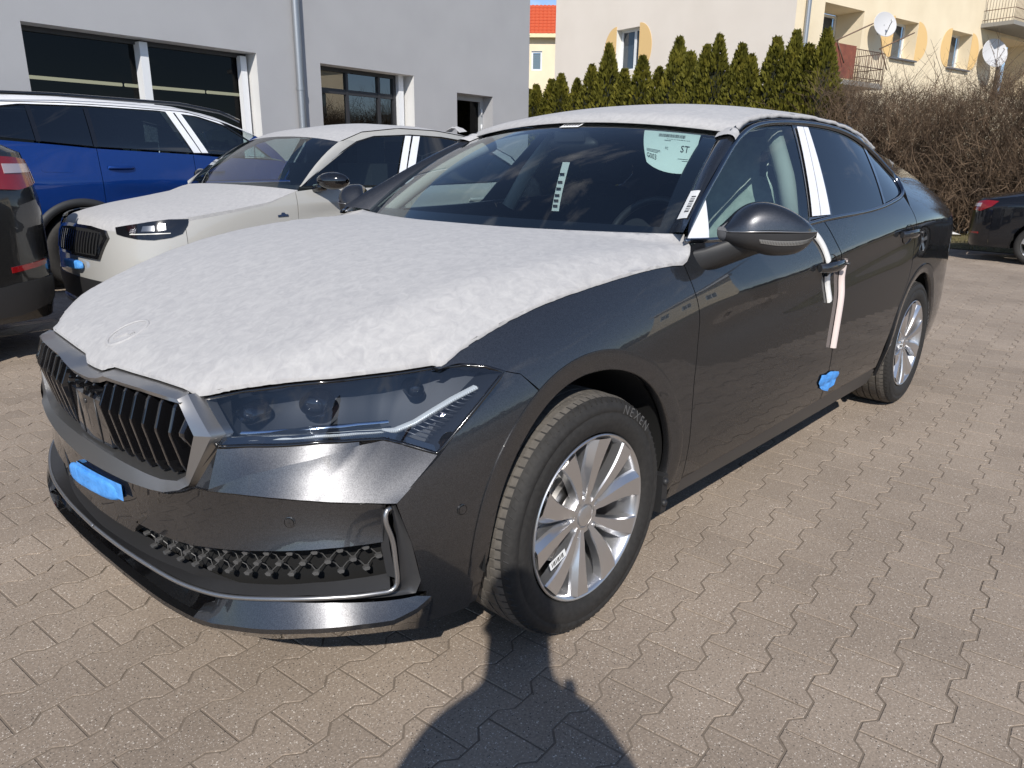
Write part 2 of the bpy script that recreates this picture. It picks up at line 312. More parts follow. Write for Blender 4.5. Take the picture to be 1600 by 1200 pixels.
def paver_mat():
    m=mat('concrete_paver',(.3,.26,.22),.88); b=m.node_tree.nodes['Principled BSDF']
    g=N(m,'ShaderNodeNewGeometry'); oi=N(m,'ShaderNodeObjectInfo')
    n1=N(m,'ShaderNodeTexNoise'); n1.inputs['Scale'].default_value=1.3; n1.inputs['Detail'].default_value=6; LK(m,g.outputs['Position'],n1.inputs['Vector'])
    n2=N(m,'ShaderNodeTexNoise'); n2.inputs['Scale'].default_value=160; n2.inputs['Detail'].default_value=5; n2.inputs['Roughness'].default_value=.7; LK(m,g.outputs['Position'],n2.inputs['Vector'])
    r1=N(m,'ShaderNodeValToRGB'); e=r1.color_ramp.elements; e[0].position=.3;e[0].color=(.270,.215,.166,1);e[1].position=.7;e[1].color=(.352,.284,.222,1); LK(m,n1.outputs['Fac'],r1.inputs['Fac'])
    r2=N(m,'ShaderNodeValToRGB'); e=r2.color_ramp.elements; e[0].position=.3;e[0].color=(.62,.62,.62,1);e[1].position=.7;e[1].color=(1.25,1.25,1.25,1); LK(m,n2.outputs['Fac'],r2.inputs['Fac'])
    mu=N(m,'ShaderNodeMix',data_type='RGBA',blend_type='MULTIPLY'); mu.inputs['Factor'].default_value=1; LK(m,r1.outputs['Color'],mu.inputs['A']); LK(m,r2.outputs['Color'],mu.inputs['B'])
    # light and dark grains of aggregate
    cur=mu.outputs['Result']
    for sc,th,col,seed in ((330,.10,(.55,.49,.42),0),(190,.035,(.60,.53,.45),5),(240,.045,(.07,.06,.05),9)):
        mp=N(m,'ShaderNodeMapping'); mp.inputs['Location'].default_value=(seed,seed*.7,seed*.3); LK(m,g.outputs['Position'],mp.inputs['Vector'])
        vo=N(m,'ShaderNodeTexVoronoi'); vo.inputs['Scale'].default_value=sc; LK(m,mp.outputs['Vector'],vo.inputs['Vector'])
        sp=N(m,'ShaderNodeSeparateColor'); LK(m,vo.outputs['Color'],sp.inputs['Color'])
        c1=N(m,'ShaderNodeMath',operation='LESS_THAN'); c1.inputs[1].default_value=th; LK(m,sp.outputs['Red'],c1.inputs[0])
        c2=N(m,'ShaderNodeMath',operation='LESS_THAN'); c2.inputs[1].default_value=.42; LK(m,vo.outputs['Distance'],c2.inputs[0])
        c3=N(m,'ShaderNodeMath',operation='MULTIPLY'); LK(m,c1.outputs[0],c3.inputs[0]); LK(m,c2.outputs[0],c3.inputs[1])
        x=N(m,'ShaderNodeMix',data_type='RGBA'); LK(m,c3.outputs[0],x.inputs['Factor']); LK(m,cur,x.inputs['A']); x.inputs['B'].default_value=(*col,1); cur=x.outputs['Result']
    at=N(m,'ShaderNodeAttribute',attribute_name='tone'); sc_=N(m,'ShaderNodeSeparateColor'); LK(m,oi.outputs['Color'],sc_.inputs['Color']); ta=N(m,'ShaderNodeMath',operation='ADD'); LK(m,at.outputs['Fac'],ta.inputs[0]); LK(m,sc_.outputs['Red'],ta.inputs[1])
    n4=N(m,'ShaderNodeTexNoise'); n4.inputs['Scale'].default_value=.55; n4.inputs['Detail'].default_value=7; n4.inputs['Roughness'].default_value=.65; LK(m,g.outputs['Position'],n4.inputs['Vector']); mr_=N(m,'ShaderNodeMapRange'); mr_.inputs['From Min'].default_value=.3; mr_.inputs['From Max'].default_value=.7; mr_.inputs['To Min'].default_value=.86; mr_.inputs['To Max'].default_value=1.1; LK(m,n4.outputs['Fac'],mr_.inputs['Value'])
    tm_=N(m,'ShaderNodeMath',operation='MULTIPLY'); LK(m,ta.outputs[0],tm_.inputs[0]); LK(m,mr_.outputs['Result'],tm_.inputs[1])
    mv=N(m,'ShaderNodeVectorMath',operation='SCALE'); LK(m,cur,mv.inputs[0]); LK(m,tm_.outputs[0],mv.inputs['Scale']); LK(m,mv.outputs[0],b.inputs['Base Color'])
    bp=N(m,'ShaderNodeBump'); bp.inputs['Strength'].default_value=.5; bp.inputs['Distance'].default_value=.0015; LK(m,n2.outputs['Fac'],bp.inputs['Height']); LK(m,bp.outputs['Normal'],b.inputs['Normal']); return m
M['paver']=paver_mat()
def stucco(name,c0,c1,scale=1.2,grain=220,bump=.5):
    m=mat(name,c0,.9); b=m.node_tree.nodes['Principled BSDF']; tc=N(m,'ShaderNodeTexCoord')
    n=N(m,'ShaderNodeTexNoise'); n.inputs['Scale'].default_value=scale; n.inputs['Detail'].default_value=8; LK(m,tc.outputs['Object'],n.inputs['Vector'])
    r=N(m,'ShaderNodeValToRGB'); e=r.color_ramp.elements; e[0].position=.3;e[0].color=(*c0,1);e[1].position=.7;e[1].color=(*c1,1); LK(m,n.outputs['Fac'],r.inputs['Fac'])
    g=N(m,'ShaderNodeTexNoise'); g.inputs['Scale'].default_value=grain; g.inputs['Detail'].default_value=3; LK(m,tc.outputs['Object'],g.inputs['Vector'])
    mu=N(m,'ShaderNodeMix',data_type='RGBA',blend_type='OVERLAY'); mu.inputs['Factor'].default_value=.35; LK(m,r.outputs['Color'],mu.inputs['A']); LK(m,g.outputs['Color'],mu.inputs['B'])
    sat=N(m,'ShaderNodeMix',data_type='RGBA'); sat.inputs['Factor'].default_value=.25; LK(m,r.outputs['Color'],sat.inputs['A']); LK(m,mu.outputs['Result'],sat.inputs['B']); LK(m,sat.outputs['Result'],b.inputs['Base Color'])
    bp=N(m,'ShaderNodeBump'); bp.inputs['Strength'].default_value=bump; bp.inputs['Distance'].default_value=.004; LK(m,g.outputs['Fac'],bp.inputs['Height']); LK(m,bp.outputs['Normal'],b.inputs['Normal']); return m
# ================================================================ pavement of interlocking pavers
TILT=math.radians(4.5)
ex=np.array([math.cos(TILT),math.sin(TILT)]); ey=np.array([math.sin(TILT),-math.cos(TILT)])
gp=MB(); gp.grid(np.array([[(-90,-90,-.0022),(90,-90,-.0022)],[(-90,90,-.0022),(90,90,-.0022)]])); PAVE=tag(gp.build('pavement',M['sand']),kind='structure')
def paver_outline(inset):
    L_,H,Wn=.100-.0026-inset,.0825-.0026-inset,.055-.0026-inset; a,b=.066,.036
    half=[(-L_,-H),(-a-inset*.3,-H),(-b-inset*.3,-Wn),(b+inset*.3,-Wn),(a+inset*.3,-H),(L_,-H)]
    return half+[(-x,-y) for x,y in half]
def paver_geo():
    o0,o1=np.array(paver_outline(0)),np.array(paver_outline(.0012)); n=len(o0)
    V=np.r_[np.c_[o0,np.full(n,-.006)],np.c_[o0,np.full(n,-.0009)],np.c_[o1,np.full(n,0.)]]
    F=[[i,(i+1)%n,n+(i+1)%n,n+i] for i in range(n)]+[[n+i,n+(i+1)%n,2*n+(i+1)%n,2*n+i] for i in range(n)]+[[2*n+i for i in range(n)]]
    return V,F
PV,PF=paver_geo()
J0=np.array([.003,-1.547])           # middle of one straight joint
rng=np.random.RandomState(11); cells=[]
fwd2=np.array([math.cos(yaw),math.sin(yaw)]); rt2=np.array([math.sin(yaw),-math.cos(yaw)]); cp=np.array(CAMPOS[:2])
for j in range(-75,80):
    for i in range(-90,95):
        c=J0+ex*.2*i+(ex*.1+ey*.1375)*j+ex*.1
        d=c-cp; fz=d@fwd2; rx=d@rt2
        if (fz<.55 or fz>16 or abs(rx)>fz*.80+.5) and np.hypot(c[0]+.6,c[1]+1.6)>3.6: continue
        w_=c[1]*math.cos(TILT)-c[0]*math.sin(TILT)
        if w_>8.3 or c[0]>12.2+.12*c[1]: continue
        cells.append((fz,c))
cells=[(f,c) for f,c in cells]
def hidden(c): return -.72<c[0]<3.9 and abs(c[1])<.80
vis=[c for c in cells if c[0]>.95 and abs((c[1]-cp)@rt2)<c[0]*.72 and not hidden(c[1]) and not(c[1][1]>.9 and c[1][0]>-.75 and c[1][0]<3.2)]
def size(c): return c[0]
order=sorted(range(len(vis)),key=lambda k:vis[k][0]); near=set(order[:300]); keep=set(id(vis[k]) for k in near)
pm=bpy.data.meshes.new('paver'); pm.from_pydata(PV.tolist(),[],PF); pm.materials.append(M['paver']); pm.validate()
for k in order[:300]:
    c=vis[k][1]; o=bpy.data.objects.new('paver',pm); lk(o,PAVE); tn=1+rng.normal(0,.035); o.color=(tn,tn,tn,1); o.location=(c[0],c[1],rng.uniform(-.0012,.0008)); o.rotation_euler=(rng.uniform(-.004,.004),rng.uniform(-.004,.004),TILT+rng.uniform(-.006,.006))
ct,st_=math.cos(TILT),math.sin(TILT); n=len(PV); VV=[];FF=[]; TN=[]; far_n=0
for cc in cells:
    if id(cc) in keep: continue
    c=cc[1]; V=PV.copy(); a=TILT+rng.uniform(-.006,.006); R=np.array([[math.cos(a),-math.sin(a)],[math.sin(a),math.cos(a)]]); xy=V[:,:2]@R.T+c; TN.append(np.full(n,rng.normal(0,.035))); VV.append(np.c_[xy,V[:,2]+rng.uniform(-.0012,.0008)]); FF+=[[q+far_n for q in f_] for f_ in PF]; far_n+=n
mb=MB(); mb.add(np.concatenate(VV),FF,None,False); pf=tag(mb.build('paver_field',M['paver'],PAVE,fix=False),kind='stuff'); pf.color=(1,1,1,1); at_=pf.data.attributes.new('tone','FLOAT','POINT'); at_.data.foreach_set('value',np.concatenate(TN))
# ================================================================ leaning frame for the buildings (the yard slopes towards the hall)
GR=Matrix.Rotation(math.radians(-1.9),4,'X')
# ================================================================ grey hall
M['stucco_grey']=stucco('grey_stucco',(.352,.352,.362),(.385,.385,.395)); M['reveal']=stucco('reveal_stucco',(.60,.595,.58),(.66,.65,.63),2,200,.3)
M['pvc']=mat('white_pvc',(.72,.73,.74),.35); M['alu_dark']=mat('dark_frame',(.03,.03,.033),.4); M['zinc']=mat('zinc_pipe',(.36,.37,.38),.38,.75)
M['pane']=glass('window_pane',(.12,.13,.12),f0=.016); M['pane_bright']=glass('mirror_pane',(.12,.13,.12),f0=.16); M['lamp']=mat('lit_tube',(1,1,.9),.5,emit=(1,.93,.72,2.2)); M['room']=mat('dark_room',(.02,.018,.015),.9)
D_=8.55
HALL=thing('grey_hall','grey rendered hall with dark windows behind the parked cars','building'); HALL.rotation_euler=(0,0,TILT); HALL.location=(-math.sin(TILT)*D_,math.cos(TILT)*D_,0)
def plate(mb,x0,x1,z0,z1,y,openings):
    """wall face at depth y with rectangular openings (x0,x1,z0,z1)"""
    xs=sorted({x0,x1,*[v for o_ in openings for v in o_[:2]]}); zs=sorted({z0,z1,*[v for o_ in openings for v in o_[2:]]})
    for a,b in zip(xs[:-1],xs[1:]):
        for c,d in zip(zs[:-1],zs[1:]):
            mx_,mz=(a+b)/2,(c+d)/2
            if any(o_[0]<mx_<o_[1] and o_[2]<mz<o_[3] for o_ in openings): continue
            mb.add([(a,y,c),(b,y,c),(b,y,d),(a,y,d)],[[0,1,2,3]],None,False)
ops=[(2.34,5.48,.55,2.77),(6.65,8.75,.15,2.75),(9.92,11.02,0,2.55)]
XR=12.25; mb=MB(); plate(mb,-9,XR,-.6,5.6,0,ops); mb.add([(XR,0,-.6),(XR,9,-.6),(XR,9,5.6),(XR,0,5.6)],[[0,1,2,3]],None,False); mb.add([(-9,0,5.6),(XR,0,5.6),(XR,9,5.6),(-9,9,5.6)],[[0,1,2,3]],None,False)
mb.add([(-9,0,-.6),(-9,9,-.6),(-9,9,5.6),(-9,0,5.6)],[[0,1,2,3]],None,False)
mb.build('wall',M['stucco_grey'],HALL)
for k,(a,b,c,d) in enumerate(ops):
    mb=MB(); dp=.34; mb.add([(a,0,c),(a,dp,c),(a,dp,d),(a,0,d)],[[0,1,2,3]],None,False); mb.add([(b,0,c),(b,dp,c),(b,dp,d),(b,0,d)],[[0,1,2,3]],None,False); mb.add([(a,0,d),(b,0,d),(b,dp,d),(a,dp,d)],[[0,1,2,3]],None,False); mb.add([(a,0,c),(b,0,c),(b,dp,c),(a,dp,c)],[[0,1,2,3]],None,False); mb.build('reveal',M['reveal'] if k<2 else M['stucco_grey'],HALL)
    rm=MB(); rm.add([(a-2,4.5,-.2),(b+2,4.5,-.2),(b+2,4.5,4),(a-2,4.5,4)],[[0,1,2,3]],None,False); rm.add([(a-2,dp+.2,-.2),(b+2,dp+.2,-.2),(b+2,4.5,-.2),(a-2,4.5,-.2)],[[0,1,2,3]],None,False); rm.add([(a-2,dp+.2,4),(b+2,dp+.2,4),(b+2,4.5,4),(a-2,4.5,4)],[[0,1,2,3]],None,False); rm.build('room',M['room'],HALL)
def frame(mb,a,b,c,d,y,t=.07,dep=.06):
    mb.box(((a+b)/2,y,d-t/2),(b-a,dep,t)); mb.box(((a+b)/2,y,c+t/2),(b-a,dep,t)); mb.box((a+t/2,y,(c+d)/2),(t,dep,d-c-2*t)); mb.box((b-t/2,y,(c+d)/2),(t,dep,d-c-2*t))
def window(par,a,b,c,d,y,fm,muls=(),trans=(),mw=.05,pane='pane',t=.06):
    mb=MB(); frame(mb,a,b,c,d,y,t); 
    w_=mb.build('window',fm,par)
    xs=[a+t]+list(muls)+[b-t]; zs=[c+t]+list(trans)+[d-t]
    for m_ in muls: q=MB(); q.box((m_,y,(c+d)/2),(mw,.05,d-c-2*t)); q.build('mullion',fm,w_)
    for z_ in trans: q=MB(); q.box(((a+b)/2,y+.004,z_),(b-a-2*t,.04,mw*1.6)); q.build('transom',fm,w_)
    for i in range(len(xs)-1):
        for j in range(len(zs)-1):
            q=MB(); x0,x1,z0,z1=xs[i],xs[i+1],zs[j],zs[j+1]; q.add([(x0,y+.012,z0),(x1,y+.012+.0*i,z0),(x1,y+.012,z1),(x0,y+.012,z1)],[[0,1,2,3]],None,False); q.build('pane',M[pane],w_)
    return w_
w1=window(HALL,2.34,5.48,.55,2.77,.30,M['alu_dark'],(3.0+.95,),(),.02)
q=MB(); q.box((3.86,.24,1.66),(.11,.16,2.16)); q.build('window_post',M['pvc'],HALL)
q=MB(); q.box((5.38,.24,1.66),(.10,.10,2.14)); q.build('window_post',M['pvc'],HALL)
for x0,x1 in ((1.6,2.95),(3.0,4.5),(4.55,5.9),(5.95,7.2)):
    q=MB(); q.tube([(x0,2.2,2.36),(x1,2.2,2.36)],.025,8); o=q.build('lamp_tube',M['lamp'],HALL)
w2=window(HALL,6.65,8.55,.15,2.75,.30,M['alu_dark'],(7.42,8.15),(.75,1.30,1.78,2.38),.05,'pane_bright')
q=MB(); q.box((8.62,.26,1.45),(.12,.12,2.6)); q.build('window_post',M['pvc'],HALL)
dr=MB(); frame(dr,9.92,11.02,0,2.55,.30,.10,.08); do=dr.build('door',mat('door_frame_grey',(.36,.37,.38),.4),HALL)
q=MB(); q.add([(10.02,.312,.1),(10.92,.312,.1),(10.92,.312,2.45),(10.02,.312,2.45)],[[0,1,2,3]],None,False); q.build('pane',M['pane'],do)
for z_ in (1.15,1.95,2.25): q=MB(); q.tube([(10.95,.245,z_-.06),(10.95,.245,z_+.06)],.018,8); q.build('hinge',M['pvc'],do)
q=MB(); q.tube([(10.94,.22,.9),(10.94,.20,1.9)],.010,8); q.build('pull_handle',M['zinc'],do)
dp=thing('downpipe','grey zinc downpipe running down the grey hall wall','downpipe'); 
q=MB(); q.tube([(6.18,-.075,-.05),(6.18,-.075,5.5)],.058,20,cap=False); q.tube([(6.18,-.075,2.30),(6.18,-.075,2.36)],.066,20,cap=False); o=q.build('pipe',M['zinc'],dp)
for z_ in (2.33,4.4): q=MB(); q.tube([(6.18,-.075,z_),(6.18,0.03,z_)],.012,8); q.lathe([(.060,z_-.012),(.064,z_-.012),(.064,z_+.012),(.060,z_+.012)],20,'z',(6.18,-.075,0)); q.build('pipe_bracket',M['zinc'],dp)
dp.location=HALL.location; dp.rotation_euler=HALL.rotation_euler
# ================================================================ cream apartment house
M['cream']=stucco('cream_stucco',(.72,.61,.43),(.80,.69,.50),.8,90,.8); M['gable']=stucco('pale_gable_stucco',(.74,.66,.57),(.79,.71,.62),.6,160,.4); M['ochre']=mat('ochre_paint',(.74,.50,.22),.9)
M['curtain']=noise_col(mat('curtain',(.25,.27,.30),.9),[(.10,.13,.20),(.30,.33,.38)],9,stretch=(14,14,.4)); M['glass_flat']=glass('flat_glass',(.45,.5,.52)); M['rail']=mat('rail_iron',(.16,.10,.07),.7,.3); M['rust']=noise_col(mat('rust_sheet',(.20,.06,.035),.8),[(.13,.040,.028),(.27,.085,.05)],3)
AZ=math.radians(-11)
HOUSE=thing('apartment_house','cream apartment house with round ochre window surrounds and balconies','building'); HOUSE.rotation_euler=(0,0,AZ)
HOUSE.location=(25.2,9.6,0)
# local: facade along +x at y=0 (faces -y), gable along +y at x=0 (faces -x)
fops=[(1.65,4.2,4.10,6.72),(6.4,8.25,5.38,6.75),(11.1,13.0,5.40,6.80),(15.8,19.5,4.5,7.0)]
def house_window(par,a,b,c,d,y,muls=()):
    w_=window(par,a,b,c,d,y,M['pvc'],muls,(),.09,'glass_flat',.09); q=MB(); q.add([(a+.05,y+.10,c+.05),(b-.05,y+.10,c+.05),(b-.05,y+.10,d-.05),(a+.05,y+.10,d-.05)],[[0,1,2,3]],None,False); q.build('curtain',M['curtain'],w_); return w_
mb=MB(); plate(mb,0,24,-.5,13,0,fops); mb.build('facade_wall',M['cream'],HOUSE)
for k,(a,b,c,d) in enumerate(fops):
    dpt=.60 if k in(1,2) else 1.15
    mb=MB(); mb.add([(a,0,c),(a,dpt,c),(a,dpt,d),(a,0,d)],[[0,1,2,3]],None,False); mb.add([(b,0,c),(b,dpt,c),(b,dpt,d),(b,0,d)],[[0,1,2,3]],None,False); mb.add([(a,0,d),(b,0,d),(b,dpt,d),(a,dpt,d)],[[0,1,2,3]],None,False); mb.add([(a,0,c),(b,0,c),(b,dpt,c),(a,dpt,c)],[[0,1,2,3]],None,False); 
    if k in (0,3): mb.add([(a,dpt+.12,c),(b,dpt+.12,c),(b,dpt+.12,d),(a,dpt+.12,d)],[[0,1,2,3]],None,False)
    mb.build('reveal',M['cream'],HOUSE)
house_window(HOUSE,6.4,8.25,5.38,6.75,.55,(7.0,)); house_window(HOUSE,11.1,13.0,5.40,6.80,.55,(11.7,))
house_window(HOUSE,1.70,4.15,4.15,6.68,1.10,(2.35,3.30)); house_window(HOUSE,16.2,19.0,4.55,6.9,1.10,(17.4,))
def disc(cx,cz,rx,rz,gap,par,y=-.012,xf=lambda P:P):
    """two ochre segments beside a window"""
    for sg in (-1,1):
        t=np.linspace(-math.pi/2,math.pi/2,24); arc=[(cx+sg*(gap+ (rx)*math.cos(a)),cz+rz*math.sin(a)) for a in t]
        poly=arc if sg==1 else arc[::-1]; q=MB(); q.prism(poly,y,.002,lambda V:xf(np.c_[V[:,0],V[:,2],V[:,1]])); q.build('ochre_segment',M['ochre'],HOUSE)
disc(7.33,6.07,.85,.74,.93,HOUSE); disc(12.05,6.10,.78,.76,.95,HOUSE)
for a,b in ((6.3,8.3),(11.0,13.05)):
    q=MB(); q.box(((a+b)/2,-.02,5.33),(b-a,.20,.06)); q.build('window_sill',mat('sill_grey',(.12,.12,.13),.5),HOUSE)
# gable with one window
GW=(7.23,8.57,5.05,6.67)
def gx(P): P=np.asarray(P,float); return np.stack([P[...,1],P[...,0],P[...,2]],-1)
class GMB(MB):
    def add(s,V,F,Nn=None,smooth=True,mi=0): return MB.add(s,gx(np.asarray(V,float)),F,Nn,smooth,mi)
mb=GMB(); plate(mb,0.0,12.63,-.5,13,0,[GW]); mb.build('gable_wall',M['gable'],HOUSE)
a,b,c,d=GW; mb=GMB(); dpt=.38; mb.add([(a,0,c),(a,dpt,c),(a,dpt,d),(a,0,d)],[[0,1,2,3]],None,False); mb.add([(b,0,c),(b,dpt,c),(b,dpt,d),(b,0,d)],[[0,1,2,3]],None,False); mb.add([(a,0,d),(b,0,d),(b,dpt,d),(a,dpt,d)],[[0,1,2,3]],None,False); mb.add([(a,0,c),(b,0,c),(b,dpt,c),(a,dpt,c)],[[0,1,2,3]],None,False); mb.build('reveal',mat('white_reveal',(.74,.72,.66),.9),HOUSE)
q=GMB(); frame(q,a,b,c,d,.34,.09); gw=q.build('window',M['pvc'],HOUSE); q=GMB(); q.box((7.75,.34,5.86),(.13,.06,1.44)); q.build('mullion',M['pvc'],gw); q=GMB(); q.add([(a,.352,c),(b,.352,c),(b,.352,d),(a,.352,d)],[[0,1,2,3]],None,False); q.build('pane',M['glass_flat'],gw); q=GMB(); q.add([(a,.45,c),(b,.45,c),(b,.45,d),(a,.45,d)],[[0,1,2,3]],None,False); q.build('curtain',M['curtain'],gw)
disc(7.9,5.86,.72,.95,.67,HOUSE,-.012,gx)
q=MB(); q.tube([(.55,-.09,-.3),(.55,-.09,13)],.085,14,cap=False); q.build('rain_pipe',M['zinc'],HOUSE)
# balconies: slab, rust sheet, bars, rails
def balcony(x0,x1,z,dep,sheet=None):
    q=MB(); q.box(((x0+x1)/2,-dep/2,z-.08),(x1-x0,dep,.16)); bl=q.build('balcony_slab',mat('slab_grey',(.25,.24,.22),.9),HOUSE)
    for zz in (.12,.5,1.02):
        q=MB(); q.tube([(x0+.05,-.02,z+zz),(x0+.05,-dep+.05,z+zz),(x1-.05,-dep+.05,z+zz),(x1-.05,-.02,z+zz)],.016,6); q.build('handrail',M['rail'],bl)
    n=int((x1-x0)/.12)
    for i in range(n+1):
        x=x0+.05+(x1-x0-.1)*i/n; q=MB(); q.tube([(x,-dep+.05,z+.0),(x,-dep+.05,z+1.02)],.010,5); q.build('bar',M['rail'],bl)
    for i in range(int(dep/.12)): 
        for x in (x0+.05,x1-.05): q=MB(); q.tube([(x,-.1-i*.12,z),(x,-.1-i*.12,z+1.02)],.010,5); q.build('bar',M['rail'],bl)
    if sheet: q=MB(); q.box(((sheet[0]+sheet[1])/2,-dep+.02,z+.56),(sheet[1]-sheet[0],.02,1.06)); q.build('rust_sheet',M['rust'],bl)
    return bl
balcony(.55,3.95,4.12,1.2,(.55,1.95)); balcony(13.6,19,7.30,1.3)
q=MB(); 
for x0 in (.6,3.4): q=MB(); q.tube([(x0,-1.2,5.25),(x0+1.3,-1.7,5.85)],.022,6); q.tube([(x0+.1,-1.2,5.28),(x0+.5,-1.3,4.6)],.022,6); q.build('line_bracket',M['rail'],HOUSE)
def dish(x,z,R_,label):
    d=thing('satellite_dish',label,'satellite dish',group=None); d.location=HOUSE.matrix_basis@Vector((x,-.55,z)); d.rotation_euler=(math.radians(-15),0,AZ+math.radians(-28))
    q=MB(); q.lathe([(R_*k,.18*R_*(1-k*k)) for k in np.linspace(.01,1,8)],36); q.lathe([(R_,0),(R_*1.03,.01),(R_*1.0,.03)],36); q.build('dish',M.get('dishm') or M.setdefault('dishm',mat('dish_grey',(.50,.50,.51),.6)),d,sharp=60)
    q=MB(); q.tube([(0,0.02,-R_*.9),(0,-.55*R_,-R_*.35),(0,-.9*R_,-.05)],.015,6); q.build('arm',M['zinc'],d); q=MB(); q.tube([(0,-.95*R_,-.05),(0,-.8*R_,-.02)],.04,10); q.build('receiver',M['pvc'],d); q=MB(); q.tube([(0,.15*R_,0),(.1,.6,-.1)],.025,8); q.build('bracket',M['zinc'],d)
dish(4.75,6.28,.44,'white satellite dish beside the balcony with the rusty sheet'); dish(14.15,6.13,.60,'white satellite dish low on the facade at the right edge')
# house with the red tiled roof far behind
FAR=thing('tiled_house','small cream house with a steep red tiled roof far behind','house'); FAR.location=(38,31.6,4.05); FAR.rotation_euler=(0,0,math.radians(-50))
q=MB(); plate(q,-9,9,-1,4.9,0,[(-.70,-.02,2.95,4.12)]); q.build('wall',M['cream'],FAR)
q=MB(); q.box((0,-.18,4.98),(18,.5,.22)); q.build('cornice',mat('cornice_cream',(.74,.66,.42),.9),FAR)
fw=window(FAR,-.70,-.02,2.95,4.12,.12,M['pvc'],(),(),.05,'glass_flat',.10); q=MB(); 
for i in range(8): q.box((-.36,.18,3.05+i*.125),(.56,.02,.11))
q.build('blind',mat('blind_grey',(.55,.58,.58),.7),fw)
M['tile']=noise_col(mat('red_tile',(.52,.085,.03),.7),[(.46,.065,.022),(.60,.12,.045)],2.5)
q=MB(); q.add([(-9,-.4,5.05),(9,-.4,5.05),(9,1.9,7.08),(-9,1.9,7.08)],[[0,1,2,3]],None,False); ro=q.build('roof',mat('roof_deck',(.25,.05,.02),.9),FAR)
sl=np.array([0,2.7,2.40]);sl/=np.linalg.norm(sl)
tm=MB(); t=np.linspace(0,1,5); prof=[(-.13,0),(-.07,.035),(0,.045),(.07,.03),(.13,0)]
nrm=np.array([0,-sl[2],sl[1]]); P=np.array([[np.array([a,0,0])+sl*l_+nrm*(h+.03*(1-l_/.36)) for a,h in prof] for l_ in (0,.36)]); tm.grid(P,False); P2=np.array([[np.array([a,0,0])+nrm*(h+.03) for a,h in prof],[np.array([a,0,0])+nrm*(h) for a,h in prof]]); tm.grid(P2,False); t0=tm.build('roof_tile',M['tile'],ro)
cnt=0
for r_ in range(9):
    for c_ in range(-6,7):
        if cnt==0: o=t0
        else: o=t0.copy(); COL.objects.link(o); o.parent=ro
        p=np.array([c_*.26+.1,-.4,5.05])+sl*.345*r_; o.location=p; cnt+=1
# ================================================================ planting
M['thuja']=noise_col(mat('thuja_green',(.05,.06,.012),.75,spec=.25),[(.046,.048,.005),(.108,.102,.011),(.200,.172,.022)],3.2,5,pos=[.3,.5,.72])
M['bark']=noise_col(mat('bark',(.10,.07,.045),.9),[(.06,.042,.028),(.15,.11,.075)],12)
M['twig']=noise_col(mat('dry_twig',(.12,.075,.045),.9),[(.055,.036,.022),(.130,.086,.053),(.24,.165,.104)],1.8,6,pos=[.3,.5,.75])
M['dry_leaf']=noise_col(mat('dry_leaf',(.16,.10,.055),.85),[(.05,.031,.018),(.13,.086,.050)],4)
M['grass']=noise_col(mat('winter_grass',(.17,.15,.06),.9),[(.10,.10,.03),(.24,.19,.09)],6)
def thuja_mesh(seed,h,rw):
    r=np.random.RandomState(seed); V=[];F=[]; n=0
    lobes=[(r.uniform(0,2*math.pi),r.uniform(.25,.75)*h,r.uniform(.10,.22)) for _ in range(9)]
    k=0
    while k<4600:
        z=h*(1-(1-r.rand()**.8)); t=z/h; prof=rw*min(1,((1-t)/.46)**.85)*(1-.12*t)*(1 if t>.06 else .85); a=r.uniform(0,2*math.pi)
        rr=prof*(1-.30*r.rand()**2)+sum(lw*math.exp(-((z-lz)/.22)**2)*max(0,math.cos(a-la))**3*.55 for la,lz,lw in lobes)*(1-t)
        c=np.array([rr*math.cos(a),rr*math.sin(a),z]); out=np.array([math.cos(a)*.55,math.sin(a)*.55,.85+.3*r.rand()])+r.normal(0,.22,3); out/=np.linalg.norm(out)
        sd_=np.cross(out,r.normal(0,1,3)); sd_/=np.linalg.norm(sd_); L_=r.uniform(.07,.13); w_=L_*.22
        p=[c-sd_*w_*.4,c+out*L_*.45-sd_*w_,c+out*L_,c+out*L_*.5+sd_*w_,c+sd_*w_*.4]; V+=p; F.append([n,n+1,n+2,n+3,n+4]); n+=5; k+=1
    me=bpy.data.meshes.new('crown'); me.from_pydata([tuple(v) for v in V],[],F); me.materials.append(M['thuja']); me.validate(); return me
TM=[thuja_mesh(i,3.8,.52) for i in range(5)]
tk=MB(); tk.tube([(0,0,-.05),(.01,0,1.5),(0,0,3.4)],[.05,.035,.008],8); t_=tk.build('trunk',M['bark']); tme=t_.data; bpy.data.objects.remove(t_)
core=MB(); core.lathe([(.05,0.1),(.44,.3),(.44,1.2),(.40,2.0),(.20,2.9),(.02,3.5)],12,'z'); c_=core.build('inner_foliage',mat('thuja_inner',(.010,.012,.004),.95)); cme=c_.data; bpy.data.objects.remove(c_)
tops=[(13.25,3.30,''),(12.95,3.41,'leftmost thuja, half hidden behind the corner of the grey hall'),(12.31,3.50,'narrow thuja just right of the hall corner, below the tiled house'),(11.93,3.62,''),(11.3,3.45,''),(10.77,3.75,''),(10.18,4.18,''),(9.62,3.55,''),(9.04,3.80,''),(8.5,3.50,''),(7.96,4.10,''),(7.6,3.75,''),(7.17,3.85,''),(6.85,4.03,''),(6.25,3.78,''),(5.99,3.55,''),(5.41,3.82,''),(4.99,3.90,''),(4.68,3.62,''),(4.32,3.85,'')]
rng=np.random.RandomState(21); k=0; names_t=[]
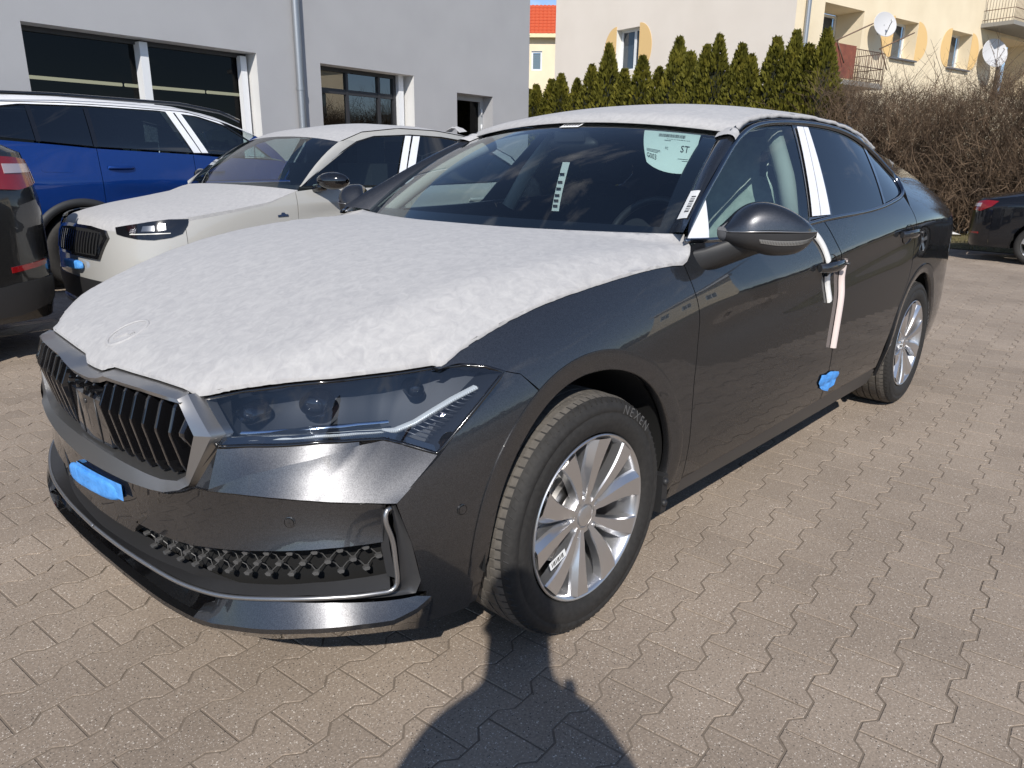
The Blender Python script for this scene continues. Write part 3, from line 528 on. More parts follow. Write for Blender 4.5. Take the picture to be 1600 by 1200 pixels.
for y_,h_,_ in tops:
    k+=1
    g_='thujas in the clipped row behind the car'
    lab={1:'thuja farthest left in the evergreen row, mostly behind the grey hall',2:'short thuja beside the corner of the grey hall',3:'short thuja under the red tiled roof',4:'short thuja right of the red tiled roof',5:'low thuja at the left edge of the pale gable wall',6:'mid-height thuja left of the gable window',7:'tall pointed thuja in front of the left half of the gable window',8:'low thuja directly below the gable window',9:'thuja just right of the gable window',10:'low thuja in the dip right of the gable window',11:'tall pointed thuja in the middle of the pale gable wall',12:'shorter thuja right beside the tall middle one',13:'thuja between two taller pointed ones mid-row',14:'tallest slim thuja right of the middle of the row',15:'thuja with a blunt tip, sixth from the right end of the row',16:'lowest thuja near the right part of the row',17:'tall pointed thuja left of the rain pipe',18:'tall thuja in front of the rain pipe',19:'shorter thuja squeezed between the last tall ones',20:'last thuja at the right end, next to the bare hedge'}[k]
    T=thing('thuja_tree',lab,'tree',(14+.14*y_,y_,-.05),rng.uniform(0,6.28),g_); sc=h_/3.8
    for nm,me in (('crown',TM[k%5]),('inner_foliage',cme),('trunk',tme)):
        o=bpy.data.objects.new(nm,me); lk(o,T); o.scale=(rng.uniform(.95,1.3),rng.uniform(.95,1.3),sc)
# second, lower row of filling shoots
# bare brown hedge
def hedge_mesh(y0,y1,h,n,seed):
    """crowd of branching twigs, three-sided"""
    r=np.random.RandomState(seed); y=r.uniform(y0,y1,n); top=h*(1+.05*np.sin(y*2.1)+.04*np.sin(y*5.3+1)+r.normal(0,.04,n)); z0=r.rand(n)**1.2*top*.85
    p=np.c_[14+.14*y+r.normal(0,.30,n),y,z0]; d=np.c_[r.normal(0,.42,n),r.normal(0,.50,n),np.full(n,.9)]; L_=np.minimum(r.uniform(.4,1.0,n),np.maximum(.12,top-z0))/3; w=r.uniform(.004,.010,n)*(1.3-z0/top); S=[]
    for i in range(3):
        q=p+d*L_[:,None]+r.normal(0,.04,(n,3)); S.append((p,q,w*(1-i*.2),w*(.8-i*.2)))
        for _ in range(3):
            e=d*.35+r.normal(0,.65,(n,3)); S.append((q,q+e*r.uniform(.08,.26,n)[:,None],w*.45,w*.2))
        p=q; d=d+r.normal(0,.2,(n,3))
    P=np.concatenate([a[0] for a in S]);Q=np.concatenate([a[1] for a in S]);W0=np.concatenate([a[2] for a in S]);W1=np.concatenate([a[3] for a in S]); m=len(P)
    D=Q-P; s1=np.cross(D,r.normal(0,1,(m,3))); s1/=np.linalg.norm(s1,axis=1)[:,None]+1e-9; s2=np.cross(D,s1); s2/=np.linalg.norm(s2,axis=1)[:,None]+1e-9
    V=np.stack([pt+ww[:,None]*(math.cos(a)*s1+math.sin(a)*s2) for pt,ww in ((P,W0),(Q,W1)) for a in (0,2.1,4.2)],1).reshape(-1,3); base=np.arange(m)[:,None,None]*6
    F=(base+np.array([[0,1,4,3],[1,2,5,4],[2,0,3,5]])[None]).reshape(-1,4)
    me=bpy.data.meshes.new('twigs'); me.from_pydata(V.tolist(),[],F.tolist()); me.materials.append(M['twig']); return me
HED=thing('bare_hedge','dense leafless brown hedge along the yard behind the grey car','hedge',(0,0,.05))
lk(bpy.data.objects.new('twigs',hedge_mesh(-1.6,4.1,2.62,7600,4)),HED); HED.children[0]['kind']='stuff'
mb=MB(); r=np.random.RandomState(9); VV=[];FF=[];c=0
for _ in range(32000):
    y=r.uniform(-1.6,4.0); z=r.uniform(0,1)**.8*2.55; p=np.array([14+.14*y+r.normal(0,.26),y,z]); a=r.normal(0,1,3);a/=np.linalg.norm(a); b=np.cross(a,r.normal(0,1,3)); b/=np.linalg.norm(b); s_=r.uniform(.012,.026); VV+=[p-a*s_,p+b*s_*.5,p+a*s_]; FF.append([c,c+1,c+2]); c+=3
mb.add(VV,FF,None,False); o=mb.build('dry_leaves',M['dry_leaf'],HED,fix=False); o['kind']='stuff'
mb=MB(); mb.box((14.25,-.7,1.05),(.30,9.4,2.1),rot=[[math.cos(-.14),-math.sin(-.14),0],[math.sin(-.14),math.cos(-.14),0],[0,0,1]]); 
# long bare shoots above the hedge
sh=MB(); r=np.random.RandomState(12)
for _ in range(34):
    y=r.uniform(-1.2,3.2); p=np.array([14+.14*y+r.normal(0,.2),y,2.3]); q=p+np.array([r.normal(0,.15),r.normal(0,.35),r.uniform(.5,1.25)]); sh.tube([p,(p+q)/2+r.normal(0,.04,3),q],[.006,.0045,.002],4,False,False)
    for t in (.5,.7,.85): m_=p+(q-p)*t; sh.tube([m_,m_+np.array([r.normal(0,.08),r.normal(0,.12),r.uniform(.05,.2)])],[.003,.0012],4,False,False)
o=sh.build('long_shoots',M['twig'],HED); o['kind']='stuff'
# grass verge and earth beyond the paving
mb=MB(); mb.grid(np.array([[(12.05+.12*y,y,.012+.0*y),(12.4+.12*y,y,.06),(13.2+.12*y,y,.10),(20+.1*y,y,.12)] for y in np.linspace(-14,16,40)])); VG=tag(mb.build('verge',noise_col(mat('verge_soil',(.12,.10,.05),.95),[(.07,.06,.028),(.17,.14,.07)],5)),kind='structure')
r=np.random.RandomState(31); V=[];F=[];c=0
for _ in range(16000):
    y=r.uniform(-3,5); x=12.1+.12*y+r.uniform(0,1.9); z=.02 if x<12.3+.12*y else .08; h_=r.uniform(.02,.07); a=r.uniform(0,6.28); w_=.004; d=np.array([r.normal(0,.03),r.normal(0,.03),h_]); p=np.array([x,y,z]); V+=[p+[w_*math.cos(a),w_*math.sin(a),0],p-[w_*math.cos(a),w_*math.sin(a),0],p+d]; F.append([c,c+1,c+2]); c+=3
mb=MB(); mb.add(V,F,None,False); tag(mb.build('grass',M['grass'],fix=False),'thin dry winter grass on the verge under the hedge','grass',kind='stuff')
# litter under the hedge
for i,(x,y,lab) in enumerate(((13.55,1.35,'crumpled white paper litter under the hedge left of the black car'),(13.45,.78,'second scrap of white litter beside the black car'))):
    mb=MB(); rr=np.random.RandomState(i); rows=[[ (x+ (.10+.03*rr.rand())*math.cos(t)*k,y+(.18+.06*rr.rand())*math.sin(t)*k,.12+.05*(1-k)+.02*rr.rand()) for t in np.linspace(0,2*math.pi,10,endpoint=False)] for k in (1,.6,.1)]; mb.grid(np.array(rows),False,False,True); tag(mb.build('litter',M['paper']),lab,'litter')
# evergreens and a second house out of frame on the right; they show as reflections in the glass and paint
H2=thing('neighbour_house','cream house out of frame on the right, mirrored in the hall window','house',(37,-21,0),-math.pi/2)
q=MB(); ops2=[(2.2+3.6*i,3.6+3.6*i,4.2,6.1) for i in range(3)]; plate(q,0,12,-.2,7.7,0,ops2); q.build('wall',M['cream'],H2)
for a_,b_,c_,d_ in ops2:
    w_=window(H2,a_,b_,c_,d_,.15,M['pvc'],((a_+b_)/2,),(),.10,'glass_flat',.12); q=MB(); q.add([(a_+.05,.25,c_+.05),(b_-.05,.25,c_+.05),(b_-.05,.25,d_-.05),(a_+.05,.25,d_-.05)],[[0,1,2,3]],None,False); q.build('curtain',mat('pale_curtain',(.42,.40,.36),.9),w_)
q=MB(); q.box((6,-.2,7.8),(12.6,.7,.25)); q.build('eaves',M['pvc'],H2)
q=MB(); q.add([(-.5,-.5,7.95),(12.5,-.5,7.95),(12.5,5,9.2),(-.5,5,9.2)],[[0,1,2,3]],None,False); q.build('roof',mat('felt_roof',(.10,.095,.09),.9),H2)

# added out-of-view belt of bare trees, keeping the pale horizon out of reflections
r=np.random.RandomState(77); n=15000; a=r.uniform(0,2*math.pi,n); R0=r.uniform(66,86,n); h=(2.6+.8*np.sin(a*9)+.6*np.sin(a*23+1)+r.normal(0,.4,n)).clip(1.2); z=r.rand(n)**.7*h; p=np.c_[R0*np.cos(a),R0*np.sin(a),z]; keep_=~((p[:,0]>20)&(p[:,1]>-8)); p=p[keep_]; n=len(p)
d1=r.normal(0,1,(n,3)); d1/=np.linalg.norm(d1,axis=1)[:,None]; d2=np.cross(d1,r.normal(0,1,(n,3))); d2/=np.linalg.norm(d2,axis=1)[:,None]; s_=r.uniform(.5,1.3,n)[:,None]
V=np.stack([p-d1*s_,p+d2*s_*.6,p+d1*s_,p-d2*s_*.6],1).reshape(-1,3); mb=MB(); mb.add(V,[[4*i,4*i+1,4*i+2,4*i+3] for i in range(n)],None,False); tag(mb.build('added_horizon_trees',noise_col(mat('added_horizon_trees',(.05,.045,.03),.95),[(.030,.028,.018),(.075,.062,.042)],.2),fix=False),'added out-of-view belt of bare trees masking the horizon in reflections','trees',kind='stuff')
# ================================================================ the grey car
CAR=thing('parked_car','dark grey liftback car in front, bonnet and roof under white fabric covers','car')
B=Body(MAIN_PLAN,MAIN_P); SX=lambda x:float(B.plan.s_at_x(x))
def PZ(G,sd=1):
    G=np.asarray(G,float); sh=G.shape[:-1]; g=G.reshape(-1,3); return np.c_[B.plan(sd*g[:,0],g[:,2]),g[:,1]].reshape(*sh,3)
CEN=np.array([1.4,0,.6]); OUT=lambda P:(P-CEN)*[.35,1,.6]
def seg(Pl,k):
    """subdivide each segment of a list of polylines alike; k = max step"""
    Pl=np.array(Pl,float); n=Pl.shape[1]; R=[]
    for i in range(n-1):
        L=np.abs(Pl[:,i+1]-Pl[:,i])[:,:2].max(); m=max(1,int(np.ceil(L/k)))
        for j in range(m): R.append(Pl[:,i]+(Pl[:,i+1]-Pl[:,i])*j/m)
    R.append(Pl[:,-1]); return np.array(R).transpose(1,0,2)
def szo_strip(mb,A,Bq,rows=2,k=.03,smooth=True,mi=0,bulge=0):
    P=seg([A,Bq],k); t=np.linspace(0,1,rows)[:,None,None]; G=P[0][None]*(1-t)+P[1][None]*t
    if bulge: G[...,2]+=bulge*(4*t*(1-t))[...,0]
    return mb.grid(PZ(G),smooth,mi=mi)
def shift(A,ds=0,dz=0,do=0): return [(a[0]+ds,a[1]+dz,a[2]+do) for a in A]
# ---- front bumper skin
bump=MB()
FO=[(.545,.694,-.018),(.470,.574,-.008),(.445,.56,0),(.388,.541,0),(.337,.534,0),(.223,.524,0),(0,.515,0)]
HLB=[(.545,.663,-.030),(.615,.669,-.052),(.69,.672,-.066),(.784,.677,-.078),(.885,.675,-.086)]       # under edge of the lamp
FAU=[(.536,.581,-.004),(.63,.621,-.027),(.71,.641,-.046),(.80,.656,-.067),(.885,.668,-.084)]      # upper edge of bright facet
szo_strip(bump,[(.558,.69,-.036)]+HLB[:0]+[(.545,.663,-.030)],[(.52,.625,-.006),(.52,.625,-.006)],2)
szo_strip(bump,HLB,FAU,6)
szo_strip(bump,[(.562,.690,-.040),(.545,.663,-.030)],[(.494,.578,-.008),(.536,.581,-.004)],8)
FAT=[(.536,.581,-.004),(.63,.621,-.027),(.71,.641,-.046),(.80,.656,-.067),(.885,.668,-.084),(.949,.672,-.086),(1.007,.656,-.064),(1.057,.641,-.028)]
FAB=[(.534,.577,-.004),(.599,.581,-.010),(.65,.581,-.015),(.707,.580,-.019),(.767,.577,-.021),(.83,.573,-.018),(.89,.569,-.011),(.948,.562,-.002)]
szo_strip(bump,FAT,FAB,8,.02)
CT=[(0,.512,-.004),(.223,.521,-.004),(.337,.531,-.004),(.388,.538,-.004),(.445,.556,-.004),(.49,.576,-.003),(.534,.577,-.004),(.599,.581,-.010),(.65,.581,-.015),(.707,.580,-.019),(.767,.577,-.021),(.83,.573,-.018),(.89,.569,-.011),(.924,.565,-.006)]
CTL=shift(CT,0,-.006,-.006)
CB=[(0,.372,-.014),(.19,.378,-.014),(.205,.382,-.014),(.215,.41,-.014),(.30,.413,-.014),(.38,.416,-.014),(.45,.424,-.014),(.52,.436,-.014),(.591,.447,-.014),(.66,.458,-.014),(.73,.466,-.014),(.80,.472,-.014),(.86,.474,-.014),(.918,.474,-.014)]
szo_strip(bump,CT,CTL,2); szo_strip(bump,CTL,CB,10,.03,bulge=-.006)
szo_strip(bump,CB,shift(CB,0,.004,-.035),2)
szo_strip(bump,[(.924,.567,.001),(.918,.474,-.014)],[(.924,.567,-.05),(.918,.474,-.05)],2)
szo_strip(bump,[(.948,.563,0),(.924,.567,.001)],[(.944,.556,-.03),(.924,.557,-.03)],2)
# lower lip
LT=[(.47,.285,-.012),(.53,.318,-.004),(.587,.338,0),(.668,.350,0),(.74,.353,0),(.806,.353,0),(.86,.348,0),(.912,.342,0),(.95,.338,0),(.985,.336,0)]
LE=[(.47,.268,.020),(.53,.274,.022),(.587,.286,.024),(.668,.298,.027),(.74,.308,.028),(.806,.312,.028),(.86,.312,.026),(.927,.305,.021),(.98,.313,.012),(1.018,.326,.002)]
szo_strip(bump,LT,LE,6,.02)
szo_strip(bump,LE,shift(LE,0,-.012,-.001),2,.02)
LB=[(.47,.205,-.03),(.53,.215,-.03),(.587,.225,-.03),(.668,.235,-.03),(.74,.248,-.03),(.806,.25,-.03),(.86,.25,-.03),(.927,.245,-.03),(.98,.236,-.03),(1.018,.229,-.03)]
szo_strip(bump,shift(LE,0,-.012,-.001),LB,5,.02)
LE0=[(0,.290,.020),(.12,.289,.020),(.24,.282,.020),(.36,.272,.020),(.47,.268,.020)]
szo_strip(bump,shift(LE0,0,-.002,-.022),LE0,3,.03); szo_strip(bump,LE0,shift(LE0,0,-.014,-.002),2,.03)
szo_strip(bump,shift(LE0,0,-.014,-.002),[(0,.20,-.03),(.12,.20,-.03),(.24,.20,-.03),(.36,.20,-.03),(.47,.205,-.03)],4,.03)
bump.mirrored()
# bumper corners (both sides) on the body side surface
ARF=lambda x0,z0,R,a0,a1,n:[(SX(x0+R*math.cos(t)),z0+R*math.sin(t)) for t in np.linspace(math.radians(a0),math.radians(a1),n)]
corner=[(1.056,.643),(1.0,.602),(.948,.563),(.962,.515),(.979,.464),(.992,.41),(1.0,.369),(.998,.349),(.985,.336),(1.018,.326),(1.02,.229),(1.10,.224),(1.150,.224),(1.150,.26),(1.145,.33)]+[(a,b) for a,b in ARF(0.004,.362,.428,176,120.5,12)]+[(1.30,.775),(1.228,.796),(1.14,.716)]
fb=bump.build('front_bumper',M['paint'],CAR)
for sd in (1,-1): bump2=MB(); panel(bump2,corner,lambda a,b,sd=sd:B(sd*a,b),.03,.02,.015,outward=OUT); bump2.build('bumper_corner',M['paint'],fb)
# sensors
for sd in (1,-1):
    for s_,z_,o_ in ((.717,.523,-.0275),(1.103,.509,None)):
        mbs=MB(); o_=float(B.off(np.array([s_]),np.array([z_]))[0]) if o_ is None else o_
        q=B.plan(np.array([sd*s_,sd*(s_+.01)]),o_); pc=np.array([*q[0],z_]); tx=np.r_[q[1]-q[0],0];tx/=np.linalg.norm(tx); nn=np.cross(tx,[0,0,1]); nn*=np.sign(nn@(pc-CEN)); uz=np.array([0,0,1.])
        t=np.linspace(0,2*np.pi,20,endpoint=False); ring=lambda rr,h:pc+nn*h+rr*(np.cos(t)[:,None]*tx+np.sin(t)[:,None]*uz)
        mbs.grid(np.array([ring(.0125,-.004),ring(.0125,.0022),ring(.0112,.0026),ring(.0108,.0005),ring(.0098,.0005),ring(.0095,.0032),ring(.001,.0034)]),True,False,True); mbs.build('parking_sensor',M['paint'],fb,sharp=40)
# ---- lower grille: backing, strip, mesh, blades, fins
lg=MB()
szo_strip(lg,shift(CB,0,.02,-.045),[(s,.30,-.075) for s,_,_ in CB],3)
szo_strip(lg,[(.90,.56,-.045),(.96,.55,-.04),(1.03,.50,-.05)],[(.90,.29,-.06),(.96,.29,-.05),(1.03,.27,-.055)],3); lg.mirrored(); lgo=lg.build('lower_grille',M['dark'],CAR)
MBOT=[(0,.322,-.03),(.168,.327,-.03),(.404,.331,-.03),(.541,.352,-.03),(.644,.367,-.03),(.762,.383,-.03),(.85,.388,-.03),(.933,.389,-.03)]
BL=[(0,.338,.003),(.197,.338,.003),(.418,.335,.003),(.539,.343,.003),(.642,.359,.003),(.756,.373,.003),(.869,.373,.003),(.926,.371,.003)]
st=MB(); szo_strip(st,MBOT,BL,4); szo_strip(st,shift(BL,0,-.008,0),[(0,.335,-.06),(.197,.335,-.06),(.418,.332,-.06),(.539,.34,-.05),(.642,.352,-.03),(.756,.362,-.02),(.869,.362,-.02),(.926,.36,-.02)],2); szo_strip(st,[(.918,.55,-.02),(.915,.46,-.02),(.925,.39,-.02)],[(.923,.55,-.002),(.93,.46,-.002),(.94,.39,-.002)],2); st.mirrored(); st.build('intake_surround',M['satin_dark'],lgo)
tr=MB(); TR=[(0,.27,-.075),(.12,.27,-.075),(.24,.265,-.075),(.36,.258,-.07),(.47,.262,-.03),(.50,.28,-.012)]
szo_strip(tr,[(0,.333,-.055),(.12,.333,-.055),(.24,.333,-.055),(.36,.331,-.055),(.47,.332,-.045),(.50,.335,-.03)],TR,3); szo_strip(tr,TR,[(0,.288,-.002),(.12,.287,-.002),(.24,.28,-.002),(.36,.27,-.002),(.47,.266,-.002),(.50,.285,-.006)],3); tr.mirrored(); tr.build('splitter_trough',M['gloss_black'],lgo)
# scale pattern of the mesh
ms=MB()
topz=lambda s:np.interp(s,[c[0] for c in CB],[c[1] for c in CB]); botz=lambda s:np.interp(s,[c[0] for c in MBOT],[c[1] for c in MBOT])
nod={}
for row in range(5):
    for i in range(0,26):
        s_=.215+i*.058+(row%2)*.029-row*.0; 
        if s_>.915: continue
        tz,bz=topz(s_),botz(s_); zz=tz+.012-row*.0245-.006*(s_-.2)
        if zz>tz+.006 or zz<bz+.002: continue
        nod[(row,i)]=(s_,zz)
for (row,i),(s_,zz) in nod.items():
    for di in ((0,1) if row%2 else (-1,0)):
        k=(row+1,i+di)
        if k in nod:
            s2,z2=nod[k]; a=PZ([(s_,zz,-.040)])[0]; b=PZ([(s2,z2,-.040)])[0]; c=PZ([((s_+s2)/2,(zz+z2)/2,-.047)])[0]; ms.tube([a,c,b],.0011,4,False,False)
    w,h=.0082,.0046; hexa=[(-w,0),(-w*.35,h),(w*.75,h),(w,h*.3),(w*.8,-h*.7),(-w*.35,-h)]
    f0=PZ([(s_+a,zz+b,-.030) for a,b in hexa]); f1=PZ([(s_+a*1.1,zz+b*1.1,-.040) for a,b in hexa]); n=6
    ms.add(np.r_[f0,f1],[list(range(6))]+[[j,(j+1)%6,6+(j+1)%6,6+j] for j in range(6)],None,False)
ms.mirrored(); tag(ms.build('grille_mesh',mat('mesh_plastic',(.075,.074,.073),.45),lgo),kind='stuff')
for sd in (1,-1):
    bl=MB(); pts=[(0,.333,.006),(.197,.333,.006),(.3,.332,.006),(.418,.330,.006),(.48,.333,.006),(.539,.338,.006),(.60,.347,.006),(.642,.354,.006),(.70,.362,.006),(.756,.367,.006),(.82,.369,.006),(.869,.368,.006),(.91,.367,.006),(.928,.368,.006),(.938,.376,.006),(.941,.389,.006),(.939,.43,.006),(.931,.497,.006),(.922,.545,.005),(.925,.552,.003),(.934,.556,.0)]
    P=smooth_line(PZ(pts,sd),120); bl.tube(P,.0055,8); bl.build('silver_blade',M['satin_grey'],lgo)
    fn=MB(); q=MB()
    A=[(.936,.556,-.004),(.944,.50,-.003),(.949,.43,-.002),(.950,.385,-.002),(.935,.362,-.002),(.86,.362,-.002),(.756,.360,-.002),(.66,.352,-.004)]
    C=[(.946,.558,-.006),(.962,.512,-.006),(.979,.462,-.006),(.998,.366,-.006),(.985,.340,-.006),(.868,.352,-.006),(.756,.357,-.006),(.66,.350,-.008)]
    P=seg([A,C],.02); t=np.linspace(0,1,5)[:,None,None]; G=P[0][None]*(1-t)+P[1][None]*t; G[...,2]-=.010*(4*t*(1-t))[...,0]; fn.grid(PZ(G,sd)); fn.build('corner_fin',M['satin_dark'],lgo)
# blue protective tape
tp=MB(); 
def blob(mb,c,L,H,thick,ang,surf,n=28):
    t=np.linspace(0,2*np.pi,n,endpoint=False); e=lambda k:np.c_[np.sign(np.cos(t))*np.abs(np.cos(t))**.45*L*k,np.sign(np.sin(t))*np.abs(np.sin(t))**.6*H*k]
    R=np.array([[math.cos(ang),-math.sin(ang)],[math.sin(ang),math.cos(ang)]]); rows=[]
    for k,h in ((1,-.006),(1,.35),(.93,.8),(.75,1),(.4,1),(.02,1)):
        q=e(k)@R.T; rows.append(surf(c[0]+q[:,0],c[1]+q[:,1],h*thick))
    mb.grid(np.array(rows),True,False,True)
blob(tp,(-.012,.452),.172,.026,.013,.10,lambda a,b,h:PZ(np.c_[a,b,np.full(len(a),-.012)+h])); tpo=tp.build('foam_pad',M['blue_tape'],CAR)
tt=MB(); szo_strip(tt,[(-.10,.482,-.004),(.19,.503,-.004)],[(-.10,.44,-.006),(.185,.458,-.006)],3); tt.build('tape_backing',M['blue_tape'],tpo)
# ---- upper grille
FB=[(0,.742,-.055),(.05,.743,-.055),(.095,.757,-.068),(.2,.760,-.07),(.32,.765,-.066),(.430,.765,-.06),(.450,.766,-.050)]
FF=[(0,.737,-.015),(.06,.738,-.015),(.109,.746,-.015),(.15,.759,-.015),(.313,.763,-.015),(.440,.756,-.026),(.450,.764,-.046)]
FIt=[(0,.724,-.022),(.06,.725,-.022),(.109,.734,-.022),(.15,.747,-.022),(.313,.752,-.022),(.452,.750,-.022)]
fr=MB(); szo_strip(fr,FB,FF,4,.02); szo_strip(fr,FF[:6],FIt,2,.02); szo_strip(fr,FIt,shift(FIt,0,.004,-.04),2,.02)
fac=[(.440,.756,-.026),(.500,.690,-.012)]; fao=[(.450,.764,-.046),(.545,.694,-.018)]
szo_strip(fr,fao,fac,5,.01)
FIl=[(.500,.690,-.012),(.454,.589,-.015),(.42,.570,-.015),(.36,.559,-.015),(.30,.557,-.015),(.19,.558,-.015),(0,.56,-.015)]
szo_strip(fr,FO,FIl,3,.02); szo_strip(fr,FIl,shift(FIl,0,0,-.05),2,.02); szo_strip(fr,fac,shift(fac,-.004,0,-.05),2,.02)
OUTE=fao+FO[1:]; szo_strip(fr,OUTE,shift(OUTE,.012,-.004,-.05),3,.02); szo_strip(fr,[FO[-1],FO[-2],FO[-3]],shift([FO[-1],FO[-2],FO[-3]],0,-.004,-.03),2,.02)
fr.mirrored(); gr=fr.build('grille_frame',M['satin_grey'],CAR)
gb=MB(); szo_strip(gb,[(-.52,.77,-.10),(0,.76,-.10),(.52,.77,-.10)],[(-.52,.53,-.10),(0,.53,-.10),(.52,.53,-.10)],2); gb.build('grille_cavity',M['dark'],gr)
def rib(s_,zt,zk,zb,sd,w=.0075,name='grille_rib'):
    mb=MB(); rows=[]
    for z,o,wf in ((zt,-.034,1.0),(zt-.012,-.024,1.0),(zk+.004,-.006,.9),(zk-.004,-.006,.9),(zb+.02,-.026,.8),(zb,-.036,.8)):
        rows.append(PZ([(s_-w*1.5,z,o-.05),(s_-w*wf,z,o-.012),(s_-w*wf*.75,z,o-.001),(s_-w*.35*wf,z,o),(s_+w*.35*wf,z,o),(s_+w*wf*.75,z,o-.001),(s_+w*wf,z,o-.012),(s_+w*1.5,z,o-.05)],sd))
    mb.grid(np.array(rows),False); mb.build(name,M['gloss_black'],gr)
for sd in (1,-1):
    for i,s_ in enumerate((.128,.178,.228,.278,.328,.378,.428)):
        zt=np.interp(s_,[.1,.15,.45],[.735,.752,.752]); zb=np.interp(s_,[0,.3,.40,.45],[.562,.560,.572,.588]); rib(s_,zt-.004,.682,zb+.004,sd)
    rib(.468,.728,.688,.632,sd,.011)
rib(.055,.728,.712,.680,1);rib(0,.722,.708,.680,1);rib(.055,.728,.712,.680,-1)
ra=MB(); szo_strip(ra,[(-.105,.684,-.022),(0,.684,-.018),(.105,.684,-.022)],[(-.105,.566,-.03),(0,.566,-.026),(.105,.566,-.03)],4)
szo_strip(ra,[(-.105,.684,-.022),(0,.684,-.018),(.105,.684,-.022)],[(-.105,.70,-.05),(0,.70,-.05),(.105,.70,-.05)],2)
szo_strip(ra,[(.105,.684,-.022),(.105,.566,-.03)],[(.112,.684,-.06),(.112,.566,-.06)],2); szo_strip(ra,[(-.105,.684,-.022),(-.105,.566,-.03)],[(-.112,.684,-.06),(-.112,.566,-.06)],2)
rad=ra.build('radar_panel',M['gloss_black'],gr)
ln=MB()
for s_ in (-.058,0,.058): ln.tube(PZ([(s_,.683,-.020),(s_,.62,-.023),(s_,.567,-.028)]),.0016,5)
ln.tube(PZ([(-.0,.667,-.022),(-.0,.667,-.0175)]),.007,12); ln.build('radar_trim',M['satin_dark'],rad)
